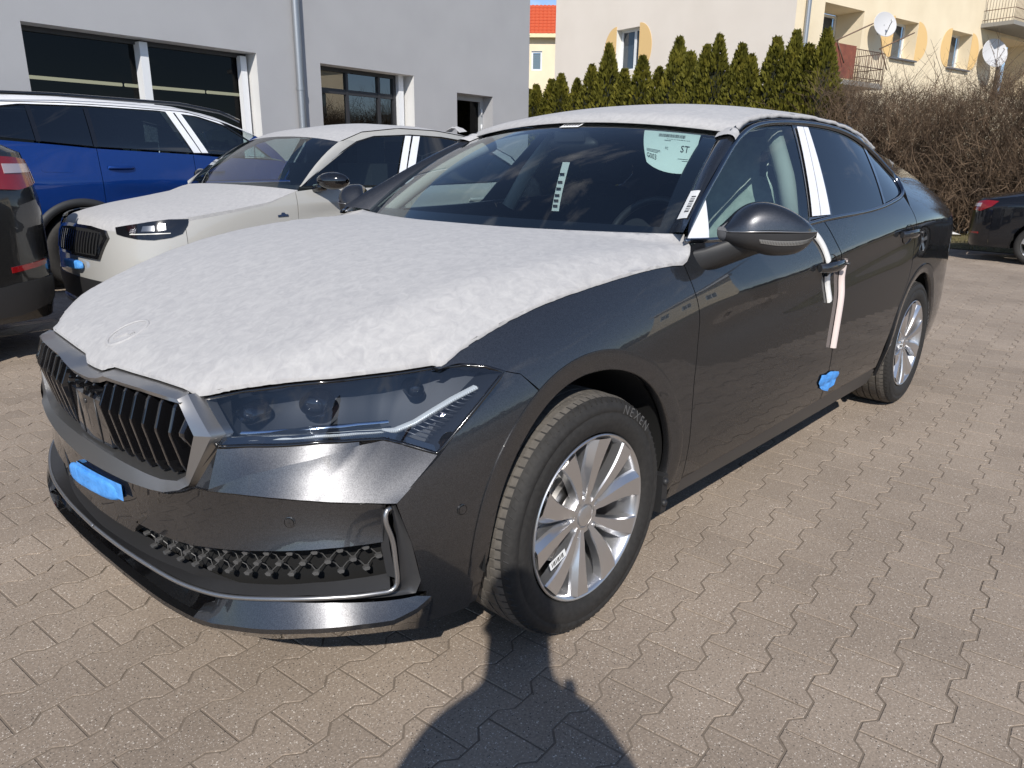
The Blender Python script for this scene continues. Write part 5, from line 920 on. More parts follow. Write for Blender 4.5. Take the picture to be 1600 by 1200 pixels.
# ---- door mirrors
for sd in (1,-1):
    mr=bpy.data.objects.new('door_mirror',None); lk(mr,CAR)
    a=np.array([.585,-.905]);b_=np.array([.795,-1.098]); ax=(b_-a)/np.linalg.norm(b_-a); fwd=np.array([-ax[1]*-1*-1,ax[0]])  # placeholder normal
    fwd=np.array([ax[1],-ax[0]]); fwd=fwd if fwd[0]<0 else -fwd
    L_=np.linalg.norm(b_-a)
    top=lerp_tab([(-.02,1.058),(.06,1.085),(.14,1.110),(.25,1.131),(.36,1.138),(.56,1.129),(.75,1.104),(.9,1.076),(1.0,1.056)]); bot=lerp_tab([(-.02,1.03),(.1,1.012),(.28,1.0),(.45,.986),(.65,.984),(.8,.993),(.92,1.018),(1.0,1.045)])
    dep=lerp_tab([(-.02,.025),(.08,.060),(.3,.082),(.6,.080),(.85,.055),(1,.012)])
    us=np.linspace(0,1,30); n=28; tt=np.linspace(0,2*np.pi,n,endpoint=False)
    def sec(u_,ang,grow=0):
        zt,zb,dp=top(np.array([u_]))[0],bot(np.array([u_]))[0],dep(np.array([u_]))[0]; zm=1.054; c=np.cos(ang);s=np.sin(ang)
        hh=np.where(s>0,zt-zm,zm-zb); z=zm+np.sign(s)*np.abs(s)**.8*(hh+grow); d=np.where(c>0,dp+grow,.045)*np.sign(c)*np.abs(c)**.75
        xy=a+ax*L_*u_+d[:,None]*fwd; return np.c_[xy[:,0],sd*xy[:,1],z]
    up_=np.linspace(0.10,np.pi-.10,16)-0.0; lo_=np.linspace(np.pi+.0,2*np.pi,16)
    # cap (painted upper), lower black half, seam line
    def half(a0,a1,m_,nm,gr=0):
        aa=np.linspace(a0,a1,16); mb=MB(); G=np.array([sec(u_,aa,gr) for u_ in us]); mb.grid(G); mb.add(G[0],[list(range(16))],None,False); mb.add(G[-1],[list(range(16))],None,False); return mb.build(nm,m_,mr)
    half(.06,np.pi-.0,M['paint'],'mirror_cap',.001); half(-np.pi,.0,M['satin_dark'],'mirror_base')
    mb=MB(); mb.tube([sec(u_,np.array([.03]),.001)[0] for u_ in us],.0022,6); mb.build('mirror_seam',M['satin_grey'],mr)
    mb=MB(); sg_=[sec(u_,np.array([-.22]),.0015)[0] for u_ in np.linspace(.28,.97,24)]; sg2=[sec(u_,np.array([-.42]),.0015)[0] for u_ in np.linspace(.30,.97,24)]; mb.grid(np.array([sg_,sg2])); io=mb.build('indicator',M.get('ind') or M.setdefault('ind',mat('indicator_lens',(.35,.35,.34),.12,.4,1)),mr)
    mb=MB()
    for k in range(40):
        u_=.30+.65*k/39; p=sec(u_,np.array([-.24,-.40]),.0022); mb.tube(p,.0008,4)
    mb.build('indicator_rib',M['satin_dark'],io)
    arm=MB(); base=np.array([.535,-.872,.970]);  A_=[]
    for p,w_,h_ in (((.545,-.862,.966),.074,.034),((.580,-.890,.976),.070,.036),((.615,-.922,.994),.072,.036),((.655,-.960,1.014),.080,.034),((.70,-1.0,1.026),.080,.030)):
        tt2=np.linspace(0,2*np.pi,18,endpoint=False); c=np.array(p); A_.append(np.c_[c[0]+w_*np.sign(np.cos(tt2))*np.abs(np.cos(tt2))**.6*.85,sd*(c[1]+w_*np.sign(np.cos(tt2))*np.abs(np.cos(tt2))**.6*-.10),c[2]+h_*np.sign(np.sin(tt2))*np.abs(np.sin(tt2))**.6])
    arm.grid(np.array(A_),True,False,True); arm.build('mirror_arm',M['plastic'],mr)
# ---- wheels
def wheel(cx,sd,steer,name='wheel'):
    w=bpy.data.objects.new(name,None); lk(w,CAR); w.location=(cx,-sd*.79,.334); w.rotation_euler=(0,0,steer+(0 if sd==1 else math.pi))
    # local: +y points to the car centre, outer face at y=-.112
    R0=.334
    tp=MB(); n_t=360; prof=[(.232,-.098),(.238,-.109),(.262,-.1165),(.285,-.117),(.288,-.1145),(.293,-.1145),(.296,-.117),(.308,-.114),(.320,-.104),(.3275,-.090),(.3315,-.075)]
    tp.lathe(prof,96); tp.lathe([(a,-b) for a,b in prof],96); ty=tp.build('tyre',M['tyre'],w)
    # tread: five bands with grooves, blocks cut by sipes
    td=MB(); bands=[(-.090,-.058),(-.052,-.020),(-.014,.014),(.020,.052),(.058,.090)]; n=180
    for bi,(y0,y1) in enumerate(bands):
        cr=lambda y:R0-.0025*(abs(y)/.09)**2-(.004 if abs(y)>.085 else 0)
        P=[]
        for y,dr in ((y0,-.008),(y0,0),((y0+y1)/2,0.0003),(y1,0),(y1,-.008)):
            row=[]
            for k in range(n*4):
                t=2*math.pi*k/(n*4)+ (y-y0)*.35; cut=.0024 if (k%9==0 and bi in(0,4)) or (k%16==0 and bi in (1,2,3)) else 0; rr=cr(y)+dr-cut; row.append((rr*math.cos(t),y,rr*math.sin(t)))
            P.append(row)
        td.grid(np.array(P),False,False,True)
    td.lathe([(R0-.008,-.092),(R0-.008,.092)],72); td.build('tread',M['tyre_tread'],ty)
    # shoulder bars
    sh=MB()
    for k in range(90):
        t=2*math.pi*k/90
        for y0 in (-1,1):
            c,s_=math.cos(t),math.sin(t); a=np.array([.3255*c,y0*.097,.3255*s_]); b2=np.array([.3175*math.cos(t+.02),y0*.1075,.3175*math.sin(t+.02)]); sh.tube([a,b2],.0018,4,False)
    tag(sh.build('shoulder_bar',M['tyre'],ty),kind='stuff')
    def arc_text(txt,size,rad,start,step,m_):
        mb=MB()
        for i,chh in enumerate(txt):
            if chh==' ': continue
            V,F=text_mesh(chh,size); ang=start-step*i; c,s_=math.cos(ang),math.sin(ang); er=np.array([c,0,s_]); et=np.array([s_,0,-c])
            mb.add([er*(rad+v[1])+et*v[0]+np.array([0,-.1185,0]) for v in V],F,None,False)
        mb.build('sidewall_lettering',m_,ty)
    arc_text('NEXEN',.036,.302-.0,math.radians(66),.098,M['tyre_text'])
    arc_text('N\'FERA',.030,.300,math.radians(262),.07,M['tyre'])
    # rim barrel and flange
    rm=MB(); rm.lathe([(.231,-.104),(.2315,-.108),(.229,-.1105),(.224,-.109),(.219,-.100),(.214,-.085),(.205,-.03),(.200,.05),(.206,.09),(.222,.10)],96); rim=rm.build('rim',M['alloy'],w,sharp=50)
    # spokes: five pairs of broad twisted blades
    for k in range(10):
        a0=2*math.pi*k/10+.16; kind=k%2; sp=MB(); rows=[]
        for q in np.linspace(0,1,12):
            rr=.040+(.221-.040)*q; wd=(.0130+.0290*q**1.2)*(1.0 if kind==0 else .86); tw=(.10 if kind==0 else -.10)*(1-q)+(.04 if kind==0 else -.02)*math.sin(q*3.1)
            yo=-.078-.018*math.sin(q*math.pi*.5)-.010*q; slope=(.012 if kind==0 else -.011)*(1-.45*q)
            c_=a0+tw; pts=[]
            for f_,dy in ((-1,.034),(-1,.006),(-.90,0),((.45 if kind==0 else -.45),-.005-abs(slope)*.8),(.90,0),(1,.006),(1,.034)):
                an=c_+f_*wd/rr*(1 if rr>.06 else .8); pts.append((rr*math.cos(an),yo+dy+slope*f_,rr*math.sin(an)))
            rows.append(pts)
        sp.grid(np.array(rows),True); sp.build('spoke',M['alloy'],w,sharp=16)
    hb=MB(); hb.lathe([(.062,-.05),(.060,-.076),(.052,-.086),(.034,-.088),(.032,-.0835),(.0305,-.0835),(.029,-.090),(.024,-.092),(.001,-.0925)],48); hb.build('hub_cap',M['alloy'],w,sharp=35)
    for k in range(5):
        t=2*math.pi*k/5+.16+.31; nb=MB(); nb.lathe([(.0135,-.07),(.0135,-.080),(.012,-.0815),(.0095,-.0815),(.009,-.074),(.001,-.074)],16,'y',(.055*math.cos(t),-.006,.055*math.sin(t))); nb.build('bolt_recess',M['alloy'],w,sharp=35)
    bd_=MB(); bd_.lathe([(.150,-.005),(.150,-.022),(.095,-.022),(.088,-.040),(.03,-.042)],64); bd_.lathe([(.150,-.005),(.05,-.005)],48); bd_.build('brake_disc',M['steel'],w,sharp=35)
    cl=MB(); ts=np.linspace(math.radians(150),math.radians(215),10); cl.grid(np.array([[(rr*math.cos(t),y,rr*math.sin(t)) for t in ts] for rr,y in ((.10,-.03),(.10,-.055),(.165,-.055),(.172,-.03),(.172,.02))]),True); cl.build('brake_caliper',M['steel'],w,sharp=35)
    mb=MB(); V=np.array([(-.032,0,-.012),(.032,0,-.012),(.032,0,.012),(-.032,0,.012)]); an=math.radians(200); er=np.array([math.cos(an),0,math.sin(an)]);et=np.array([-math.sin(an),0,math.cos(an)])
    mb.add([er*(.155+v[0])+et*(v[2]+.012)+np.array([0,-.114+ .02*0,0]) for v in V],[[0,1,2,3]],None,False); stk=mb.build('wheel_label',M['paper'],w)
    mb=MB()
    for i in range(9):
        x0=-.022+i*.0055; mb.add([er*(.155+x0+dx)+et*(dz+.012)+np.array([0,-.1146,0]) for dx,dz in ((0,-.007),(.0025 if i%3 else .004,-.007),(.0025 if i%3 else .004,.007),(0,.007))],[[0,1,2,3]],None,False)
    mb.build('label_print',M['print'],stk)
    return w
W1=wheel(0,1,math.radians(-1.0))
def copy_tree(o,parent):
    c=o.copy(); COL.objects.link(c); c.parent=parent
    for ch in list(o.children): copy_tree(ch,c)
    return c
for cx,sd in ((0,-1),(2.841,1),(2.841,-1)):
    w2=copy_tree(W1,CAR); w2.location=(cx,-sd*.79,.334); w2.rotation_euler=(0,.5 if cx>0 else .2,0) if sd==1 else (0,.3,math.pi)
# ---- strips of foam and tape on the doors
def strip_on(pts,wid,nm,m_,lab,cat,lift=.006,parent=None):
    P=np.array(pts,float); t=np.r_[0,np.cumsum(np.linalg.norm(np.diff(P,axis=0),axis=1))]; q=cspline(t,P)(np.linspace(0,t[-1],26)); d=np.gradient(q,axis=0); n=np.c_[-d[:,1],d[:,0]]; n/=np.linalg.norm(n,axis=1)[:,None]
    rows=[]
    for w_,h_ in ((-wid,0),(-wid*.9,lift),(0,lift*1.3),(wid*.9,lift),(wid,0)):
        a=q+n*w_; p=B(a[:,0],a[:,1]); p[:,1]-=h_+.002; rows.append(p)
    mb=MB(); mb.grid(np.array(rows)); o=mb.build(nm,m_,parent)
    return tag(o,lab,cat) if lab else o
strip_on([(2.905,.998),(2.945,.965),(2.970,.93),(2.985,.895)],.017,'foam_strip',M['foam'],'bent white foam strip passing behind the front door handle','foam strip',.008)
lower=strip_on([(2.998,.845),(3.022,.80),(3.045,.735)],.017,'strip_end',M['foam'],None,None,.008,bpy.data.objects['foam_strip'])
strip_on([(3.148,.888),(3.160,.82),(3.158,.72),(3.150,.62),(3.142,.532)],.016,'edge_guard',noise_col(mat('edge_foam',(.6,.5,.47),.6),[(.62,.50,.47),(.72,.64,.60)],12,stretch=(1,1,.1)),'long curved foam edge guard on the rear edge of the front door','edge guard',.014)
tb=MB(); rng=np.random.RandomState(5); pl=[(3.060,.395),(3.075,.428),(3.12,.420),(3.17,.425),(3.26,.408),(3.285,.385),(3.25,.350),(3.20,.330),(3.15,.345),(3.105,.360)]
V,F,E=cut_poly(pl,.02,.012); P=B(V[:,0],V[:,1]); P[:,1]-=.004+.008*np.abs(np.sin(V[:,0]*40)*np.cos(V[:,1]*55)); tb.add(P,F,None,False); tb.build('tape_wad',M['blue_tape']); tag(bpy.data.objects['tape_wad'],'crumpled blue tape stuck low between the doors of the grey car','tape')
# ---- cabin
cab=MB(); cab.box((1.75,0,.38),(2.6,1.62,.10)); cab.box((.62,0,.60),(.30,1.60,.55)); cab.box((2.95,0,.70),(.1,1.5,.7)); fl=cab.build('cabin_floor',M['interior'],CAR)
da=MB(); rows=[]
for v in np.linspace(-1,1,21):
    bulge=.045*math.exp(-((v-.48)/.22)**2); rows.append([(.44+.06*v*v,-.78*v,.955),(.62+.03*v*v,-.78*v,.972+bulge*.3),(.80,-.78*v,.975+bulge),(.90,-.78*v,.945+bulge),(.93,-.78*v,.86),(.90,-.78*v,.70)])
da.grid(np.array(rows)); da.build('dashboard',mat('dashboard',(.014,.014,.016),.75),CAR)
for yy_ in (-1,1):
    dp=MB(); dp.grid(np.array([[(x,yy_*y,z) for x in np.linspace(.55,2.75,10)] for y,z in ((.80,.45),(.84,.75),(.85,1.015))])); dp.build('door_trim',M['interior'],CAR)
sw=MB(); t=np.linspace(0,2*np.pi,41); c=np.array([1.02,-.375,.945]); e1=np.array([0,1,0.]);e2=np.array([.42,0,.907]); sw.tube([c+.182*(math.cos(a)*e1+math.sin(a)*e2) for a in t],.015,10,cap=False); so=sw.build('steering_wheel',mat('wheel_leather',(.02,.02,.022),.45),CAR)
hb=MB(); hb.tube([c-np.array([.09,0,-.04])*.2,c+np.array([-.10,0,.045])],.062,16); hb.tube([c+.17*e1,c-.17*e1],.018,8); hb.tube([c,c-.17*e2],.018,8); hb.build('steering_hub',M['interior'],so)
def seat(x,y,w_=.50):
    s=bpy.data.objects.new('seat',None); lk(s,CAR); s.location=(x,y,0)
    def cush(nm,prof,ww,m_):
        mb=MB(); rows=[]
        for k in np.linspace(-1,1,13):
            e=(1-abs(k)**4)**.5; rows.append([(px+ (0 if e>.3 else 0),k*ww/2,pz) for px,pz in [( (p[0]-cx_)*(.75+.25*e)+cx_,(p[1]-cz_)*(.75+.25*e)+cz_) for p in prof for cx_,cz_ in [np.mean(prof,axis=0)]]])
        mb.grid(np.array(rows),True,False,True); mb.add(rows[0],[list(range(len(prof)))],None,False); mb.add(rows[-1],[list(range(len(prof)))],None,False); mb.build(nm,m_,s)
    cush('seat_cushion',[(-.25,.50),(-.27,.60),(0,.63),(.25,.60),(.27,.48),(0,.46)],w_,M['interior'])
    cush('seat_back',[(.18,.55),(.22,.80),(.33,1.08),(.40,1.14),(.46,1.10),(.42,.80),(.34,.52)],w_*.95,M['interior'])
    cush('head_rest',[(.39,1.16),(.40,1.30),(.45,1.35),(.51,1.33),(.51,1.18),(.45,1.14)],w_*.52,M['interior'])
    return s
PL=glass('clear_plastic',(.90,.92,.93),1,.12)
for y_ in (-.37,.37): seat(1.32,y_)
seat(2.25,-.37);seat(2.25,.37)
mb=MB()
for k in range(40):
    a=rng.uniform(-.2,.2);z=rng.uniform(.98,1.34); p=np.array([1.66+.11*(z-.95)+rng.uniform(-.02,.02)-.10,.37+a,z]); q_=p+rng.uniform(-.05,.05,3); r_=p+rng.uniform(-.05,.05,3); mb.add([p,q_,r_],[[0,1,2]],None,False)
mb.build('seat_wrap',PL,CAR)
hl_=MB(); hl_.grid(np.array([[(p[0]+.02,-p[1]*v*.97,zroof(np.array([p[0]]))[0]*.0+p[2]+(zroof(np.array([p[0]]))[0]-p[2])*(1-abs(v)**2.3)-.045) for v in np.linspace(-1,1,15)] for p in ed[::5]])); hl_.build('headliner',mat('headliner',(.45,.44,.42),.9),CAR)
im=MB(); im.lathe([(.001,-.02),(.9,-.018),(1,0),(.9,.018),(.001,.02)],24,'x'); V=np.concatenate(im.v)*[1,.125,.036]; im.v=[V+np.array([1.02,.0,1.315])]; im.build('inner_mirror',M['plastic'],CAR)
cm=MB(); cm.box((1.06,0,1.345),(.14,.15,.04)); cm.build('camera_housing',M['plastic'],CAR)

# ---- papers and labels on the glass
def on_glass(u0,u1,v0,v1,nm,m_,lift=-.006,parent=None,nu=8,nv=8,sag=0):
    a,b=np.meshgrid(np.linspace(u0,u1,nu),np.linspace(v0,v1,nv),indexing='ij'); P=wsc(a,b); P[...,2]+=lift*.8; P[...,0]-=lift*.6
    mb=MB(); mb.grid(P); return mb.build(nm,m_,parent)
def glass_text(txt,size,u,v,nm,par,lift):
    V,F=text_mesh(txt,size); o=wsc(np.array([u]),np.array([v]))[0]; du=wsc(np.array([u+.02]),np.array([v]))[0]-o; du/=np.linalg.norm(du); dv=wsc(np.array([u]),np.array([v+.02]))[0]-o; dv/=np.linalg.norm(dv); nn=np.cross(dv,du); nn*=np.sign(nn[2])
    mb=MB(); mb.add([o+dv*p[0]+du*p[1]+nn*lift for p in V],F,None,False); return mb.build(nm,M['print'],par)

# transport sheet behind the windscreen (u,v corners), with its print
C4=np.array([[(.955,.53),(.960,.70),(.965,.87)],[(.775,.615),(.755,.76),(.745,.908)],[(.595,.705),(.515,.825),(.525,.945)]])
def uvq(a,b):
    a=np.asarray(a,float);b=np.asarray(b,float); La=[(1-a)*(1-2*a),4*a*(1-a),a*(2*a-1)]; Lb=[(1-b)*(1-2*b),4*b*(1-b),b*(2*b-1)]
    return sum(La[i][...,None]*Lb[j][...,None]*C4[i,j] for i in range(3) for j in range(3))
def sheet_pt(a,b,h):
    q=uvq(a,b); P=wsc(q[...,0],q[...,1]); P[...,2]-=h*.8; P[...,0]+=h*.6; return P
a_,b_=np.meshgrid(np.linspace(0,1,12),np.linspace(0,1,14),indexing='ij'); mb=MB(); mb.grid(sheet_pt(a_,b_,.012)); PS=mb.build('transport_sheet',mat('sheet_paper',(.70,.80,.72),.6)); tag(PS,'transport sheet with barcode and large letters behind the windscreen of the grey car','paper')
def sheet_rects(rs,nm):
    mb=MB()
    for a0,a1,b0,b1 in rs: mb.add(sheet_pt(np.array([a0,a0,a1,a1]),np.array([b0,b1,b1,b0]),.0105),[[0,1,2,3]],None,False)
    mb.build(nm,M['print'],PS)
rr=np.random.RandomState(2); bars=[];x=.28
while x<.76: w_=rr.choice([.004,.007,.011]); bars.append((.10,.20,x,x+w_)); x+=w_+rr.choice([.004,.007])
sheet_rects(bars,'barcode')
sheet_rects([(.25,.265,.45+.03*i,.45+.03*i+rr.uniform(.008,.02)) for i in range(14)]+[(.30,.31,.40,.52)]+[(z,z+.008,.06,rr.uniform(.25,.36)) for z in (.60,.63,.66)]+[(.72,.728,.70,.88),(.76,.768,.78,.88)],'small_print')
def sheet_text(txt,size,a,b,nm):
    V,F=text_mesh(txt,1.0); mb=MB(); mb.add(sheet_pt(a-V[:,1]*size[0],b+V[:,0]*size[1],.0100),F,None,False); mb.build(nm,M['print'],PS)
sheet_text('ST',(.24,.15),.50,.80,'letters'); sheet_text('G003',(.17,.105),.78,.17,'letters'); sheet_text('PC',(.09,.05),.52,.47,'letters')
# small label on the glass top, label on the pillar, belt tag hanging inside
TL=on_glass(.925,1.0,-.06,.09,'glass_label',M['paper'],.003,None); tag(TL,'small white label at the top middle of the grey car windscreen','label')
mb=MB()
for i in range(6): v0=-.045+i*.022; a,b=np.meshgrid([.945,.975],[v0,v0+.012],indexing='ij'); P=wsc(a,b); P[...,2]+=.0045; P[...,0]-=.003; mb.grid(P)
mb.build('label_print',M['print'],TL)
n=20;t=np.linspace(0,1,n); W0=wsc(t,np.interp(t,[0,.2,.42,.685,1],[.935,.955,.972,.983,.985])); tr_=cspline([0,.25,.5,.75,1],[(2.000,1.030),(2.165,1.122),(2.345,1.212),(2.52,1.290),(2.635,1.338)])(t); D0=B(tr_[:,0],tr_[:,1]); off=np.array([-.35,-.75,.56]); off/=np.linalg.norm(off)
PLf=lambda u,k:(np.array([np.interp(u,t,W0[:,i]) for i in range(3)]).T)*(1-np.asarray(k))[:,None]+(np.array([np.interp(u,t,D0[:,i]) for i in range(3)]).T)*np.asarray(k)[:,None]+off*(.0195-.024*np.abs(np.asarray(k)-.5)**1.5)[:,None]
a,b=np.meshgrid(np.linspace(.13,.33,8),np.linspace(.02,.62,8),indexing='ij'); mb=MB(); mb.grid((PLf(a.ravel(),b.ravel())+off*.003).reshape(8,8,3)); LB=tag(mb.build('pillar_label',M['paper']),'white barcode label stuck on the left windscreen pillar','label')
mb=MB()
for i in range(10):
    u0=.17+i*.012; P=PLf(np.array([u0,u0+(.005 if i%3 else .008),u0+(.005 if i%3 else .008),u0]),np.array([.22,.22,.50,.50]))+off*.0045; mb.add(P,[[0,1,2,3]],None,False)
mb.build('label_print',M['print'],LB)
mb=MB(); zz=np.linspace(1.245,1.06,12); P=np.array([[(.915-.02*math.sin((1.245-z)*9)-.04*(1.245-z)/.18,-.05+w_,z) for w_ in np.linspace(-.018,.018,4)] for z in zz]); mb.grid(P); TG=tag(mb.build('hanging_tag',mat('tag_plastic',(.62,.66,.62),.5)),'long printed paper tag hanging from the inner mirror of the grey car','tag')
mb=MB()
for z in (1.20,1.17,1.145,1.12,1.10,1.08): mb.box((.912-.04*(1.245-z)/.18-.018*math.sin((1.245-z)*9)-.004,-.05,z),(.002,.022,.009))
mb.build('tag_print',M['print'],TG)
mb=MB(); mb.box((.50,0,.985),(.16,1.45,.015)); mb.build('cowl',M['plastic'],CAR)

for sd in (1,-1):   # tab of the roof cover folded over the top of each windscreen pillar
    tt_=np.linspace(.90,1.03,6); off=np.array([-.35,-.75*sd,.56]); off/=np.linalg.norm(off); tq=cspline([0,.25,.5,.75,1],[(2.000,1.030),(2.165,1.122),(2.345,1.212),(2.52,1.290),(2.635,1.338)])
    W0=wsc(np.minimum(tt_,1.0),np.full(6,sd*.97))+np.array([.06,0,.03])*np.maximum(tt_-1,0)[:,None]*5; dd_=tq(np.minimum(tt_,1.03)); D0=B(sd*dd_[:,0],dd_[:,1]); mb=MB(); mb.grid(np.array([W0*(1-k)+D0*k+off*(.008+.022*4*k*(1-k)) for k in np.linspace(-.05,1.02,8)])); mb.build('cover_tab',M['fabric'],RC)

for y_ in (-.37,):
    mb=MB(); rows=[]
    for z,x0 in ((.62,1.48),(.80,1.525),(1.0,1.60),(1.12,1.675),(1.20,1.70),(1.33,1.71),(1.36,1.76)):
        hw=.25 if z<1.1 else (.20 if z<1.19 else .135); rows.append([(x0+.05*(abs(k)**3)-.012+.006*math.sin(z*40+k*9),y_+hw*k,z) for k in np.linspace(-1,1,9)])
    mb.grid(np.array(rows)); mb.build('seat_cover',noise_col(mat('seat_film',(.42,.46,.42),.4),[(.30,.34,.31),(.52,.56,.51)],12,bump=.5,bdist=.01),CAR)
for sd in (1,-1):
    mb=MB(); mb.tube([(1.46,-sd*.76,1.02),(1.52,-sd*.68,1.20),(1.60,-sd*.575,1.37)],.035,8); mb.build('pillar_trim',mat('pale_trim',(.40,.40,.37),.8),CAR)
    mb=MB(); mb.tube([wsc(np.array([u_]),np.array([sd*.97]))[0]+[.05,sd*.02,-.03] for u_ in np.linspace(.05,1,8)],.035,8); mb.build('pillar_trim',M.get('ptrim') or M.setdefault('ptrim',mat('pale_pillar',(.42,.42,.38),.8)),CAR)
# ================================================================ the other cars
M['white_paint']=car_paint('sand_white_paint',(.40,.394,.372),.45,.0,False); M['blue_paint']=car_paint('blue_paint',(.005,.036,.19),.32,.45); M['black_paint']=car_paint('black_paint',(.010,.011,.014),.3,.3); M['dark_grey_paint']=car_paint('dark_grey_paint',(.045,.044,.043),.33,.8)
M['lampu']=mat('lamp_reflector',(.22,.23,.25),.25,.8)
M['tail']=mat('tail_red',(.22,.006,.008),.10,0,1,.02); M['tail_clear']=mat('tail_clear',(.55,.45,.45),.12,.3,1); M['cladding']=mat('arch_cladding',(.022,.023,.025),.6)
def bg_car(name,label,loc,rz,scale,plan,P,paint,xf,xr,Rw,gaps,belt_pts,dlo,splits,roof,hoodp,bottom=.26,priv_from=1,films=True,side_panels=True,cladding=None,roofmat=None,hoodmat=None,arch_extra=.045,railmat=None):
    """car seen in the background; own frame: x back from the front axle, left side y<0"""
    global B
    C=thing(name,label,'car',loc,rz,None,scale); B=Body(plan,P); OUTb=lambda Q:(Q-np.array([1.3,0,.6]))*[.35,1,.6]
    bel=lambda x:np.interp(x,*zip(*belt_pts)); Ra=Rw+arch_extra; za=Rw+.02
    def bot(x):
        for xa in (xf,xr):
            if abs(x-xa)<Ra: return max(bottom,za+math.sqrt(Ra*Ra-(x-xa)**2))
        return bottom
    for sd in (1,-1):
        su=lambda a,b,sd=sd:B(sd*a,b)
        for i in range(len(gaps)-1):
            x0,x1=gaps[i]+.003,gaps[i+1]-.003
            xs=sorted(set(np.round(np.r_[np.linspace(x0,x1,24),[v for xa in (xf,xr) for v in (xa-Ra,xa-Ra+1e-3,xa+Ra-1e-3,xa+Ra,*np.linspace(xa-Ra+.01,xa+Ra-.01,22)) if x0<v<x1]],5)))
            lo=[(SX(x),bot(x)) for x in xs]; hi=[(SX(x),float(bel(x))-.004) for x in np.linspace(x1,x0,16)]
            mb=MB(); panel(mb,lo+hi,su,.06,.03,.012,outward=OUTb); mb.build(['front_fender','front_door','rear_door','rear_quarter'][min(i,3)],paint,C)
        mb=MB(); inner=[(SX(x),.30 if abs(x-xf)>Ra and abs(x-xr)>Ra else bot(x)+.03) for x in np.linspace(gaps[0]+.1,gaps[-1]-.1,60)]+[(SX(x),float(bel(x))-.03) for x in np.linspace(gaps[-1]-.1,gaps[0]+.1,20)]
        panel(mb,inner,su,.2,.1,0,lift=-.04,outward=OUTb); mb.build('inner_body',M['dark'],C)
        for xa in (xf,xr):
            mb=MB(); t=np.linspace(math.radians(-15),math.radians(195),22); W_=abs(B(np.array([SX(xa)]),np.array([.5]))[0][1]); mb.grid(np.array([[(xa+(Ra+.01)*math.cos(a),-sd*y,za+(Ra+.01)*math.sin(a)) for a in t] for y in (W_-.02,W_-.3)])); mb.grid(np.array([[(xa+rr*math.cos(a),-sd*(W_-.3),za+rr*math.sin(a)) for a in t] for rr in (Ra+.01,.02)])); mb.build('wheel_liner',M['dark'],C)
            if cladding:
                mb=MB(); t=np.linspace(math.radians(-14),math.radians(194),40); rows=[]
                for rr,lf in ((Ra-.004,-.02),(Ra-.004,.012),(Ra+cladding*.5,.016),(Ra+cladding,.006),(Ra+cladding,-.01)):
                    s_=np.array([SX(xa+rr*math.cos(a)) for a in t]); z_=za+rr*np.sin(t); p=su(s_,z_); p[:,1]-=sd*lf; rows.append(p)
                mb.grid(np.array(rows)); mb.build('arch_cladding',M['cladding'],C)
            w=bpy.data.objects.new('wheel',None); lk(w,C); w.location=(xa,-sd*(W_-.125),Rw); w.rotation_euler=(0,0,0 if sd==1 else math.pi)
            q=MB(); q.lathe([(Rw*.68,-.095),(Rw*.72,-.108),(Rw*.86,-.112),(Rw*.95,-.10),(Rw*.99,-.08),(Rw,-.05),(Rw,.05),(Rw*.99,.08),(Rw*.7,.1)],56); q.build('tyre',M['tyre'],w,sharp=50)
            q=MB(); q.lathe([(Rw*.68,-.095),(Rw*.66,-.105),(Rw*.63,-.09),(Rw*.6,.05)],48); q.lathe([(Rw*.2,-.06),(Rw*.19,-.085),(.01,-.09)],24); rim=q.build('rim',M['alloy'],w,sharp=45)
            q=MB(); q.lathe([(Rw*.6,.0),(.01,.0)],24); q.build('brake_disc',M['dark'],w)
            for k in range(5):
                a0=2*math.pi*k/5+.3; q=MB(); rows=[]
                for f_ in np.linspace(0,1,5):
                    rr=Rw*(.12+.54*f_); wd=.030+.018*f_; rows.append([(rr*math.cos(a0+g_*wd/rr),-.08-.018*f_+dy,rr*math.sin(a0+g_*wd/rr)) for g_,dy in ((-1,.03),(-.9,0),(.9,0),(1,.03))])
                q.grid(np.array(rows),False); q.build('spoke',M['alloy'],w)
        # greenhouse
        ring=np.array([(SX(x),z) for x,z in dlo]); mb=MB(); rows=[]; c0=ring.mean(0)
        qq=np.vstack([ring,ring[:1]]); tq=np.r_[0,np.cumsum(np.linalg.norm(np.diff(qq,axis=0),axis=1))]; dq=resample(qq,120)[:-1]
        for w_,lf in ((1.012,0),(1.0,.006),(.985,.004),(.98,-.006)):
            a=c0+(dq-c0)*w_; p=su(a[:,0],a[:,1]); p[:,1]-=sd*lf; rows.append(p)
        mb.grid(np.array(rows),True,False,True); mb.build('window_trim',M['gloss_black'],C)
        xs=[min(p[0] for p in dlo)]+list(splits)+[max(p[0] for p in dlo)]
        topz=lambda x:np.interp(x,*zip(*sorted([p for p in dlo if p[1]>np.interp(p[0],*zip(*belt_pts))+.06]))); 
        pg=[tuple(p) for p in c0+(resample(qq,160)[:-1]-c0)*.985]; sl_=SX(splits[0]); side=lambda p:p[0]-sl_-(p[1]-1.2)*.5
        def clip(sg):
            R=[]
            for a,b in zip(pg,pg[1:]+pg[:1]):
                fa,fb=sg*side(a),sg*side(b)
                if fa>=0: R.append(a)
                if fa*fb<0: k=fa/(fa-fb); R.append((a[0]+(b[0]-a[0])*k,a[1]+(b[1]-a[1])*k))
            return R
        for nm,sg,mt in (('front_door_glass',-1,'glass_privacy' if priv_from==0 else 'glass_side'),('rear_glass',1,'glass_privacy')):
            mb=MB(); panel(mb,clip(sg),su,.08,.06,0,lift=-.006,outward=OUTb); mb.build(nm,M[mt],C)
        zb_=float(bel(splits[0])); zt_=float(max(p[1] for p in dlo))
